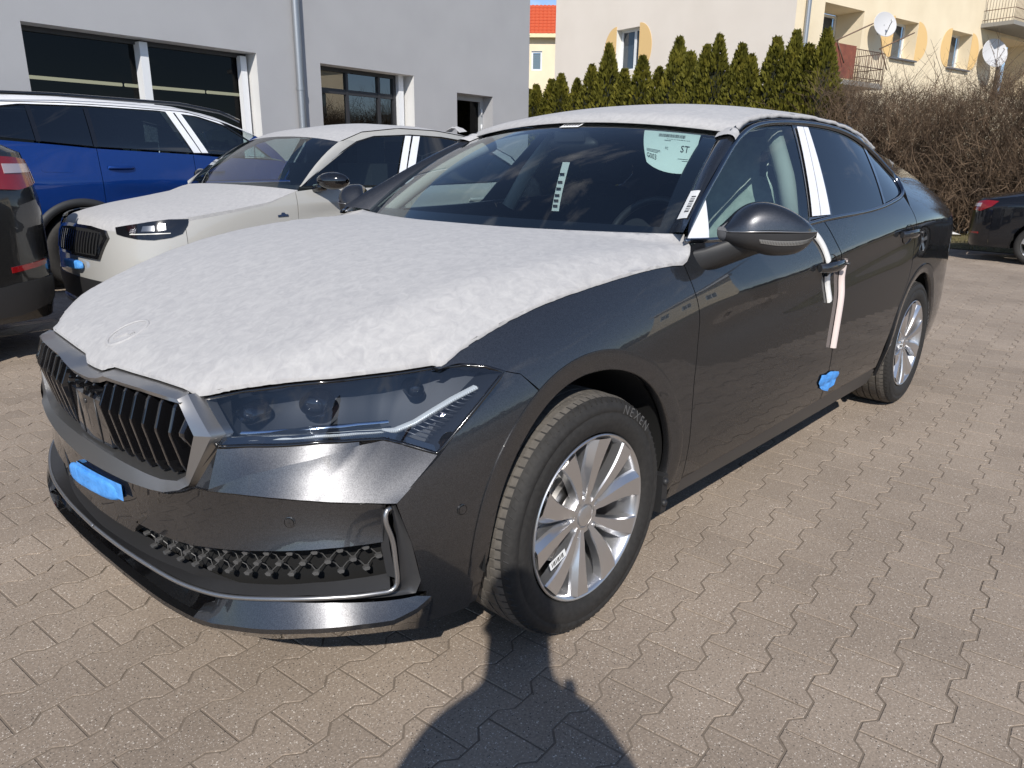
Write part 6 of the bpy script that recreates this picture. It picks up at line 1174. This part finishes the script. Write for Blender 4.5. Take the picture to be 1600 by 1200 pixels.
        if films:
            for dx0,dx1 in ((-.075,-.005),(.005,.085)):
                mb=MB(); lean=.62*(zt_-zb_)*.9; panel(mb,[(SX(splits[0]+dx0-.08),zb_+.015),(SX(splits[0]+dx0+lean*.55),zt_-.012),(SX(splits[0]+dx1+lean*.55-.01),zt_-.012),(SX(splits[0]+dx1-.08),zb_+.015)],su,.05,.05,0,lift=.008,outward=OUTb); mb.build('pillar_film',M['white_film'],C)
        for x in splits[1:]:
            mb=MB(); panel(mb,[(SX(x-.02),float(bel(x))+.01),(SX(x-.02),zt_-.02),(SX(x+.02),zt_-.02),(SX(x+.02),float(bel(x))+.01)],su,.05,.05,0,lift=.004,outward=OUTb); mb.build('window_divider',M['gloss_black'],C)
    # roof: edge line on the body side, crowned across
    rx=np.array([p[0] for p in roof]); re=np.array([p[1] for p in roof]); rc=np.array([p[2] for p in roof]); xs=np.linspace(rx[0],rx[-1],28); G=[]; vv=np.linspace(-1,1,25); E_=[]
    for x in xs:
        p=B(np.array([SX(x)]),np.array([np.interp(x,rx,re)]))[0]; zc_=np.interp(x,rx,rc); E_.append(p); G.append([(p[0]-.05*(1-v*v)*max(0,1-(x-rx[0])/.5),-p[1]*-v*-1*1.0*-1 if False else p[1]*v,p[2]+(zc_-p[2])*(1-abs(v)**2.3)+.006) for v in vv])
    G=np.array(G); mb=MB(); mb.grid(G); RO=mb.build('roof',roofmat or paint,None if roofmat is M['fabric'] else C)
    for sd in (1,-1):   # cant rail between glass and roof, and the rear pillar
        su=lambda a,b,sd=sd:B(sd*a,b)
        up=[p for p in dlo if p[1]>np.interp(p[0],*zip(*belt_pts))+.03]; mb=MB(); poly=[(SX(x),z+.004) for x,z in up]+[(SX(x),float(np.interp(x,rx,re))) for x in np.linspace(min(rx[-1],up[-1][0]+.5),max(rx[0],up[0][0]),20)]
        xe=gaps[-1]-.02; xl=up[-1][0]; poly=[(SX(x),z+.004) for x,z in up]+[(SX(xl+.01),float(bel(xl)))]+[(SX(xe),float(bel(xe)))]+[(SX(x),float(np.interp(x,rx,re))) for x in np.linspace(rx[-1],max(rx[0],up[0][0]+.3),24)]
        panel(mb,poly,su,.06,.04,.0,lift=-.003,outward=OUTb); mb.build('roof_rail',railmat or paint,C)
    # bonnet
    hx=np.array([p[0] for p in hoodp]); xs=np.linspace(hx[0],hx[-1],22); Gh=[]
    for x in xs:
        ze,zc_,ye=[np.interp(x,hx,[p[k] for p in hoodp]) for k in (1,2,3)]; Gh.append([(x-.06*(1-v*v)*(1 if x<hx[0]+.4 else 1),-ye*v,ze+(zc_-ze)*(1-abs(v)**2.4)) for v in vv])
    Gh=np.array(Gh); lip=Gh[:1].copy(); lip[...,2]-=.05; lip[...,0]-=.012; sl_=Gh[:,:1].copy(); sl_[...,2]-=.035; sr_=Gh[:,-1:].copy(); sr_[...,2]-=.035
    mb=MB(); mb.grid(np.concatenate([lip,Gh],0)); mb.grid(np.concatenate([sl_,Gh[:,:1]],1)); mb.grid(np.concatenate([sr_,Gh[:,-1:]],1)); HO=mb.build('bonnet',hoodmat or paint,None if hoodmat is M['fabric'] else C)
    # windscreen and pillars
    r0,h1=G[0],Gh[-1]; t=np.linspace(0,1,8)[:,None,None]; ws=h1[None]*(1-t)+r0[None]*t; ws[...,2]+=.03*(4*t*(1-t))[...,0]; mb=MB(); mb.grid(ws); mb.build('windscreen',M['glass_front'],C)
    for sd,ix in ((1,-1),(-1,0)):
        ix=-1 if np.sign(ws[0,-1,1])==-sd else 0
        W0=ws[:,ix]; D0=np.array([B(np.array([sd*SX(x)]),np.array([z]))[0] for x,z in [np.array(dlo[0])*(1-k)+np.array(dlo[[i for i,p in enumerate(dlo) if p[0]>=rx[0]+.05][0]])*k for k in np.linspace(0,1,8)]]); W0=W0.copy(); m_=(W0+D0)/2+np.array([-.01,-sd*.012,.012]); mb=MB(); mb.grid(np.array([W0,m_,D0])); mb.build('windscreen_pillar',paint,C)
    # front and rear ends
    s0=SX(gaps[0]); zt=float(bel(gaps[0])); mb=MB(); sl=np.linspace(-s0,s0,41); hz=np.interp(np.abs(sl),[0,s0*.6,s0],[hoodp[0][2]-.03,hoodp[0][1]-.01,zt-.01]); G=np.array([[B(np.array([s]),np.array([z]))[0] for s,z in zip(sl,bottom-.03+(hz-bottom+.03)*k)] for k in np.linspace(0,1,16)]); mb.grid(G); mb.build('front_bumper',paint,C)
    s1=SX(gaps[-1]); Ln=B.plan.len; mb=MB(); sl=np.r_[np.linspace(s1,Ln,20)]; zt=float(bel(gaps[-1])); G=np.array([[B(np.array([s]),np.array([z]))[0] for s in sl] for z in np.linspace(bottom,zt,16)]); mb.grid(G); mb.mirrored(); mb.build('rear_bumper',paint,C)
    tp_=np.array([B(np.array([s]),np.array([zt]))[0] for s in sl]); ft=np.array([(E_[-1][0]+.02,y,np.interp(rx[-1],rx,re)+(rc[-1]-re[-1])*(1-(abs(y)/abs(E_[-1][1]))**2.3)) for y in np.linspace(E_[-1][1],0,20)]); mb=MB(); k=np.linspace(0,1,8)[:,None,None]; mb.grid(ft[None]*(1-k)+tp_[None]*k); mb.mirrored(); mb.build('tailgate',paint,C)
    # cabin
    mb=MB(); mb.box(((gaps[1]+gaps[-2])/2,0,.5),(gaps[-2]-gaps[1],1.5,.3)); mb.box((gaps[1]+.25,0,.85),(.4,1.5,.4)); mb.build('cabin_floor',M['interior'],C)
    for x in (gaps[1]+.95,gaps[1]+1.85):
        for y in (-.38,.38): mb=MB(); mb.box((x,y,.85),(.16,.46,.75)); mb.box((x+.09,y,1.33),(.10,.24,.2)); mb.build('seat',M['interior'],C)
    return C,RO,HO,OUTb
# ---- sand-white car beside it
WP=dict(zc=[(-.9,.62),(-.5,.72),(0,.90),(.5,.945),(1,.962),(2.4,.99),(3.4,.98)],k=[(-.9,.25),(0,.3),(.5,.22),(3.4,.22)],w=[(-.9,.12),(0,.08),(.5,.02),(3.4,.02)],q=[(-.9,.5),(0,.6),(.5,.2),(3.4,.15)],zb=[(-.9,1.06),(3.4,1.05)],gm=[(-.9,1),(1.5,1.05),(2.4,1.3),(2.9,2.0),(3.4,2.4)],g1=.28,g2=.20,zl=.45,tuck=.6,sc=(.35,2.4,.012,.085,.06),arch=[(0,.33,.39),(2.65,.33,.39)],flare=(.012,.07))
WPL=[(-.75,0),(-.745,.2),(-.73,.38),(-.70,.54),(-.655,.66),(-.59,.755),(-.49,.82),(-.36,.86),(-.2,.88),(0,.888),(.5,.892),(1.5,.895),(2.2,.892),(2.65,.885),(3.0,.86),(3.2,.80),(3.32,.65),(3.37,.4),(3.39,0)]
WC,WR,WH,WO=bg_car('parked_car','sand-white crossover with white covers parked behind the grey car',(1.05,3.70,0),0,1,WPL,WP,M['white_paint'],0,2.65,.335,[-.36,.44,1.49,2.42,3.05],[(-.36,.86),(-.1,.90),(.2,.95),(.44,1.035),(.6,1.05),(1.5,1.055),(2.4,1.075),(3.05,1.10)],
 [(.50,1.065),(.68,1.18),(.90,1.30),(1.08,1.385),(1.25,1.43),(1.6,1.452),(1.95,1.445),(2.3,1.415),(2.6,1.34),(2.82,1.24),(2.92,1.16),(2.85,1.11),(2.4,1.085),(1.5,1.065)],[1.50],[(.93,1.375,1.42),(1.15,1.455,1.49),(1.5,1.495,1.545),(1.9,1.49,1.545),(2.3,1.455,1.52),(2.7,1.38,1.45),(2.95,1.30,1.38)],
 [(-.63,.80,.825,.50),(-.56,.838,.87,.64),(-.42,.862,.905,.75),(-.25,.89,.945,.80),(0,.925,.985,.83),(.25,.965,1.03,.845),(.47,1.04,1.06,.85)],priv_from=1,roofmat=M['fabric'],hoodmat=M['fabric'])

WH.name='bonnet_cover'; WR.name='roof_cover'
for o,l in ((WH,'white fabric cover over the bonnet of the sand-white car'),(WR,'white fabric cover over the roof of the sand-white car')): o.location=(1.05,3.70,0); tag(o,l,'car cover')
def on(poly,nm,m_,lift=.005,hem=.006,sd=1,da=.04,par=None,szp=False):
    mb=MB(); panel(mb,[p if szp else (SX(p[0]),p[1]) for p in poly],lambda a,b:B(sd*a,b),da,.03,hem,lift=lift,outward=WO); return mb.build(nm,m_,par or WC)
for sd in (1,-1):
    # headlamp, with bright units behind the lens
    hl=on([(.50,.815),(.64,.835),(.80,.856),(.95,.872),(1.075,.872),(1.06,.835),(1.02,.785),(.95,.762),(.84,.748),(.72,.752),(.60,.765),(.53,.775)],'headlamp',M['gloss_black'],.006,.01,sd,szp=True)
    for s_,z_,w_,h_ in ((.80,.815,.10,.018),(.90,.825,.05,.022),(.68,.80,.06,.014)):
        on([(s_-w_/2,z_-h_),(s_+w_/2,z_-h_*.8),(s_+w_/2,z_+h_),(s_-w_/2+.01,z_+h_*.8)],'lamp_unit',M['lampu'],.008,0,sd,.03,hl,True)
    on([(.66,.775),(.95,.785),(.95,.790),(.66,.781)],'light_guide',M['drl'],.009,0,sd,.05,hl,True)
    on([(s,z) for s,z in ((.56,.47),(.66,.50),(.80,.52),(.86,.51),(.80,.485),(.66,.455),(.58,.44))],'air_slot',M['gloss_black'],.004,.01,sd,szp=True)
    # door handles, mirror, badge
    for x0,x1,z_ in ((1.20,1.40,.915),(2.13,2.33,.935)):
        mb=MB(); rows=[]
        for x in np.linspace(x0,x1,9): tt=np.linspace(0,2*np.pi,10,endpoint=False); k=(x-x0)/(x1-x0); p=B(np.full(10,sd*SX(x)),z_+.014*np.sin(tt)); p[:,1]-=sd*(.012+.022*math.sin(math.pi*k)**.5+.008*np.cos(tt)); rows.append(p)
        mb.grid(np.array(rows),True,False,True); mb.build('door_handle',M['white_paint'],WC)
    mb=MB(); rows=[]
    for k in np.linspace(0,1,14):
        e=math.sin(math.pi*min(1,max(.02,k*.97+.02)))**.45; tt=np.linspace(0,2*np.pi,16,endpoint=False); rows.append(np.c_[.62+.10*k+.075*e*np.cos(tt),-sd*(.90+.20*k)+0*tt,1.105+.062*e*np.sin(tt)])
    mb.grid(np.array(rows),True,False,True); mb.tube([(.60,-sd*.86,1.045),(.64,-sd*.95,1.07)],.03,8); mb.build('door_mirror',M['gloss_black'],WC)
    on([(.275,.865),(.355,.868),(.355,.880),(.335,.882),(.325,.893),(.305,.893),(.300,.880),(.275,.877)],'badge',mat('badge_blue',(.05,.08,.16),.3,.5),.006,.002,sd)
# grille: black hexagon frame with slats
hexo=[(-.40,.79),(-.20,.805),(.20,.805),(.40,.79),(.455,.745),(.36,.605),(-.36,.605),(-.455,.745)]
def fz(poly,nm,m_,lift,par=None): mb=MB(); panel(mb,poly,lambda a,b:B(a,b),.05,.03,.02,lift=lift,outward=WO); return mb.build(nm,m_,par or WC)
gw_=fz(hexo,'grille_frame',M['gloss_black'],.018)
fz([(a*.90,.70+(b-.70)*.80) for a,b in hexo],'grille_cavity',M['dark'],.020,gw_)
for i in range(17):
    s_=-.36+i*.045; fz([(s_-.006,.63+.02*abs(s_)),(s_+.006,.63+.02*abs(s_)),(s_+.008,.765),(s_-.004,.765)],'grille_slat',M['gloss_black'] if i<12 else M['trim'],.026,gw_)  # last slats take the brighter trim to stand in for sunlit ones
fz([(-.60,.46),(.60,.46),(.55,.30),(-.55,.30)],'lower_intake',M['plastic'],.006)
fz([(-.62,.28),(.62,.28),(.60,.25),(-.60,.25)],'skid_strip',M['satin_grey'],.016)
mb=MB(); blob(mb,(-.05,.545),.16,.030,.03,.0,lambda a,b,h:np.c_[B.plan(a,h+.004),b]); mb.build('foam_pad',M['blue_tape'],WC)
mb=MB(); rr=np.random.RandomState(4); P=np.array([[(2.36+.10*i/5+.012*rr.rand(),-.52+.20*j/4,1.50+.060*math.sin(math.pi*j/4)*(.6+.4*rr.rand())+.012*i/5) for j in range(5)] for i in range(6)]); mb.grid(P,False); mb.build('folded_flap',M['fabric'],WR)
# ---- blue estate SUV, nose to the right
SP=dict(zc=[(-1,.9),(3.6,1.05)],k=[(-1,.2),(3.6,.2)],w=[(-1,.03),(3.6,.03)],q=[(-1,.3),(0,.3),(.5,.1),(3.6,.1)],zb=[(-1,1.28),(3.6,1.38)],gm=[(-1,1),(2.8,1.1),(3.6,1.5)],g1=.22,g2=.25,zl=.5,tuck=.5,sc=(.35,2.6,.015,.12,.08),arch=[(0,.37,.45),(2.79,.37,.45)],flare=(.012,.07))
SPL=[(-.9,0),(-.89,.25),(-.86,.5),(-.78,.7),(-.62,.84),(-.4,.91),(0,.935),(1,.94),(2.2,.94),(2.79,.935),(3.3,.925),(3.7,.88),(3.9,.78),(4.02,.55),(4.06,.3),(4.07,0)]
X=lambda w:3.93-w            # world x on the wall side -> own x of the turned car
BC_,BR,BH,WO=bg_car('parked_car','blue sport utility car with white roof and roof bars near the hall',(3.93,6.94,0),math.pi,1,SPL,SP,M['blue_paint'],0,2.79,.37,[-.5,.50,1.63,2.57,3.72],[(-.5,1.08),(.5,1.24),(1.3,1.27),(1.63,1.295),(2.57,1.335),(3.0,1.37),(3.75,1.42)],
 [(.72,1.27),(.95,1.45),(1.2,1.60),(1.5,1.68),(1.9,1.715),(2.57,1.725),(3.1,1.715),(3.45,1.66),(3.66,1.50),(3.62,1.44),(2.57,1.35),(1.63,1.31)],[1.62,2.57,3.05],[(.85,1.50,1.60),(1.2,1.625,1.74),(1.6,1.715,1.80),(2.2,1.735,1.83),(2.8,1.74,1.83),(3.3,1.725,1.80),(3.72,1.66,1.72)],
 [(-.80,1.0,1.05,.62),(-.5,1.06,1.12,.80),(0,1.13,1.20,.86),(.5,1.20,1.27,.88)],priv_from=1,cladding=.07,roofmat=M['white_film'],railmat=M['white_film'])
BR.parent=BC_
for sd in (1,-1):
    mb=MB(); xs=np.linspace(.95,3.25,24); mb.tube([(x,-sd*.66,np.interp(x,[.95,1.15,1.6,2.8,3.35,3.55],[1.66,1.74,1.80,1.815,1.80,1.74])) for x in np.linspace(.95,3.55,24)],.018,8); mb.build('roof_bar',M['gloss_black'],BC_)
    mb=MB(); panel(mb,[(SX(2.82),1.255),(SX(3.06),1.265),(SX(3.08),1.25),(SX(3.08),1.13),(SX(3.05),1.115),(SX(2.83),1.11),(SX(2.80),1.13),(SX(2.80),1.24)],lambda a,b,sd=sd:B(sd*a,b),.05,.04,.004,lift=.0025,outward=WO); mb.build('fuel_flap',M['blue_paint'],BC_)
    for x0,x1,z_ in ((1.32,1.55,1.13),(2.26,2.50,1.16)):
        mb=MB(); rows=[]
        for x in np.linspace(x0,x1,9): tt=np.linspace(0,2*np.pi,10,endpoint=False); k=(x-x0)/(x1-x0); p=B(np.full(10,sd*SX(x)),z_+.016*np.sin(tt)); p[:,1]-=sd*(.012+.022*math.sin(math.pi*k)**.5+.008*np.cos(tt)); rows.append(p)
        mb.grid(np.array(rows),True,False,True); mb.build('door_handle',M['blue_paint'],BC_)
# ---- dark grey SUV whose tail shows at the left edge
DPL=[(-.9,0),(-.88,.4),(-.75,.72),(-.5,.86),(0,.91),(1,.92),(2.2,.92),(2.7,.91),(3.1,.885),(3.35,.83),(3.5,.73),(3.58,.55),(3.63,.3),(3.64,0)]
DP=dict(SP); DP.update(zc=[(-1,.9),(2.7,1.02),(3.7,.98)],zb=[(-1,1.15),(3.7,1.32)])
DC,DR,DH,WO=bg_car('parked_car','dark grey car whose tail corner and red lamp show at the left edge',(-3.46,4.20,0),0,1,DPL,DP,M['dark_grey_paint'],0,2.65,.34,[-.5,.45,1.5,2.4,3.12],[(-.5,1.0),(.45,1.08),(2.4,1.18),(3.2,1.28)],
 [(.55,1.10),(.8,1.28),(1.1,1.42),(1.6,1.50),(2.3,1.50),(2.8,1.42),(3.0,1.30),(2.4,1.20),(1.5,1.13)],[1.5,2.4],[(.85,1.42,1.46),(1.3,1.53,1.58),(2.0,1.56,1.62),(2.6,1.53,1.59),(3.05,1.45,1.52)],[(-.80,.88,.92,.60),(-.4,.96,1.0,.78),(.5,1.06,1.10,.86)])
for sd in (1,-1):
    for poly,nm,m_,lf in (([(3.02,1.235),(3.20,1.25),(3.42,1.24),(3.52,1.225),(3.54,1.09),(3.40,1.05),(3.20,1.06),(3.05,1.13)],'tail_lamp',M['tail'],.02),([(3.34,1.20),(3.51,1.20),(3.51,1.15),(3.34,1.145)],'lamp_window',M['tail_clear'],.024),([(3.28,.60),(3.50,.625),(3.50,.595),(3.28,.565)],'reflector',M['tail'],.008)):
        on(poly,nm,m_,lf,.015,sd,.04,DC)
    on([(3.05,.46),(3.30,.50),(3.55,.52),(3.60,.40),(3.3,.30),(3.05,.30)],'lower_cladding',M['plastic'],.006,.01,sd,.05,DC)
# ---- black saloon at the right edge
KP=dict(MAIN_P); KPL=MAIN_PLAN
KC,KR,KH,WO=bg_car('parked_car','black car parked at the right edge by the hedge',(11.30,-2.62,0),math.pi/2,.80,KPL,KP,M['black_paint'],0,2.84,.325,[-.4,.47,1.6,2.55,3.55],[(-.4,.83),(.47,.97),(1.6,1.03),(2.55,1.08),(3.55,1.06)],
 [(.52,1.04),(.86,1.22),(1.2,1.36),(1.65,1.41),(2.0,1.40),(2.35,1.32),(2.6,1.2),(2.5,1.12),(1.6,1.06)],[1.6],[(1.05,1.36,1.42),(1.5,1.43,1.48),(1.9,1.43,1.48),(2.3,1.37,1.44),(2.8,1.24,1.33),(3.1,1.13,1.24)],[(-.80,.77,.80,.45),(-.5,.82,.9,.75),(.5,.97,1.02,.85)],films=False)
for sd in (1,-1):
    for poly,nm,m_,lf in (([(3.50,1.02),(3.70,1.03),(3.86,1.0),(3.88,.86),(3.74,.85),(3.58,.93)],'tail_lamp',M['tail'],.012),([(3.76,.98),(3.87,.97),(3.87,.92),(3.76,.92)],'lamp_window',M['tail_clear'],.016),([(3.72,.50),(3.88,.50),(3.88,.47),(3.72,.47)],'reflector',M['tail'],.008)):
        on(poly,nm,m_,lf,.015,sd,.04,KC)
B=Body(MAIN_PLAN,MAIN_P)
# ================================================================ the photographer, standing behind the phone; only the shadow is in view
FX_=np.array([math.cos(yaw),math.sin(yaw),0]); RX_=np.array([math.sin(yaw),-math.cos(yaw),0]); UZ=np.array([0,0,1.])
PB=np.array([CAMPOS.x,CAMPOS.y,0])-FX_*.30
def wp(r_,f_,z_): return tuple(PB+RX_*r_+FX_*f_+UZ*z_)
def skin_mesh(name,verts,edges,radii,mats,pick,sub=2,parent=None,root=0):
    me=bpy.data.meshes.new(name); me.from_pydata([wp(*v) for v in verts],edges,[]); o=bpy.data.objects.new(name,me); COL.objects.link(o)
    m=o.modifiers.new('skin','SKIN'); m.use_smooth_shade=True
    sv=me.skin_vertices[0].data if len(me.skin_vertices) else None
    if sv is None:
        bm=bmesh.new(); bm.from_mesh(me); bm.verts.layers.skin.verify(); bm.to_mesh(me); bm.free(); sv=me.skin_vertices[0].data
    for i,r_ in enumerate(radii): sv[i].radius=(r_,r_) if np.isscalar(r_) else r_; sv[i].use_root=(i==root)
    s_=o.modifiers.new('sub','SUBSURF'); s_.levels=sub; s_.render_levels=sub
    dg=bpy.context.evaluated_depsgraph_get(); nm=bpy.data.meshes.new_from_object(o.evaluated_get(dg)); bpy.data.objects.remove(o)
    nm.materials.clear()
    for m_ in mats: nm.materials.append(m_)
    for p in nm.polygons:
        c=np.array(p.center)-PB; p.material_index=pick(c@RX_,c@FX_,c[2]); p.use_smooth=True
    q=bpy.data.objects.new(name,nm); COL.objects.link(q)
    if parent: q.parent=parent
    return q
M['skin']=mat('skin',(.55,.34,.25),.55); M['jacket']=noise_col(mat('jacket',(.03,.035,.05),.8),[(.022,.026,.038),(.045,.05,.065)],14); M['trousers']=mat('trousers',(.04,.045,.06),.85); M['shoe']=mat('shoe',(.05,.045,.04),.6); M['hair']=mat('hair',(.03,.02,.013),.7)
V=[(0,0,.95),(0,.0,1.10),(0,-.01,1.26),(0,0,1.40),(0,.015,1.49),(0,.03,1.57),(0,.035,1.68)]; R_=[(.20,.13),(.205,.13),(.165,.13),(.10,.09),.082,.092,.095]; E_=[(0,1),(1,2),(2,3),(3,4),(4,5),(5,6)]
for sg in (-1,1):
    k=len(V); V+=[(.10*sg,0,.90),(.12*sg,.02,.50),(.13*sg,-.01,.10),(.14*sg,.10,.045),(.145*sg,.17,.035)]; R_+=[(.10,.10),(.068,.068),(.048,.048),(.045,.035),(.04,.028)]; E_+=[(0,k),(k,k+1),(k+1,k+2),(k+2,k+3),(k+3,k+4)]
    k=len(V); V+=[(.160*sg,0,1.33),(.275*sg,-.02,1.09),(.14*sg+.035,.20,1.20),(.075*sg+.035,.270,1.222)]; R_+=[(.068,.068),(.060,.060),(.042,.042),(.030,.034)]; E_+=[(3,k),(k,k+1),(k+1,k+2),(k+2,k+3)]
def pick(r_,f_,z_):
    if z_>1.50 : return 0
    if f_>.225 and z_>1.05: return 0
    if z_<.09: return 3
    return 1 if z_>.86 else 2
PER=skin_mesh('person',V,E_,R_,[M['skin'],M['jacket'],M['trousers'],M['shoe']],pick)
tag(PER,'person in a dark jacket holding up a phone, casting the foreground shadow','person')
# nose and ears, hair
mb=MB(); mb.tube([wp(0,.105,1.665),wp(0,.130,1.63),wp(0,.112,1.62)],[.010,.013,.010],8)
for sg in (-1,1): mb.tube([wp(.083*sg,.03,1.665),wp(.090*sg,.022,1.64),wp(.084*sg,.03,1.615)],[.010,.014,.008],8)
mb.build('face',M['skin'],PER)
mb=MB(); t=np.linspace(0,2*np.pi,24,endpoint=False); mb.grid(np.array([[wp(.092*math.cos(b)*math.sin(a),.020+.104*math.cos(b)*math.cos(a)-.012,1.675+.100*math.sin(b)) for a in t] for b in np.linspace(.05,1.55,8)]),True,False,True); mb.build('hair',M['hair'],PER)
for sg in (-1,1):   # fingers close round the ends of the phone
    hv=[];he=[];hr=[]
    for i,(dz,L_) in enumerate(((.028,.9),(.010,1.0),(-.008,.95),(-.025,.78))):
        k=len(hv); b=.075*sg+.035; hv+=[(b,.262,1.225+dz),(b+.034*sg*L_,.285,1.226+dz),(b+.030*sg*L_,.292,1.226+dz),(b+.004*sg,.288,1.227+dz)]; hr+=[.0105,.0095,.009,.0075]; he+=[(k,k+1),(k+1,k+2),(k+2,k+3)]
        if k: he.append((k-4,k))
    k=len(hv); hv+=[(.075*sg+.035,.245,1.245),(.050*sg+.035,.262,1.262),(.030*sg+.035,.270,1.255)]; hr+=[.012,.0105,.009]; he+=[(0,k),(k,k+1),(k+1,k+2)]
    skin_mesh('hand',hv,he,hr,[M['skin']],lambda *a:0,1,PER)
ph=MB(); rot=np.stack([RX_,np.array(cam.matrix_world.col[1][:3]),-np.array(cam.matrix_world.col[2][:3])],1); c=np.array(CAMPOS)-rot[:,2]*.014+RX_*.035-rot[:,1]*.02; ph.box(c,(.148,.071,.008),rot); tag(ph.build('phone',M['gloss_black']),'black phone held up level by the person','phone')
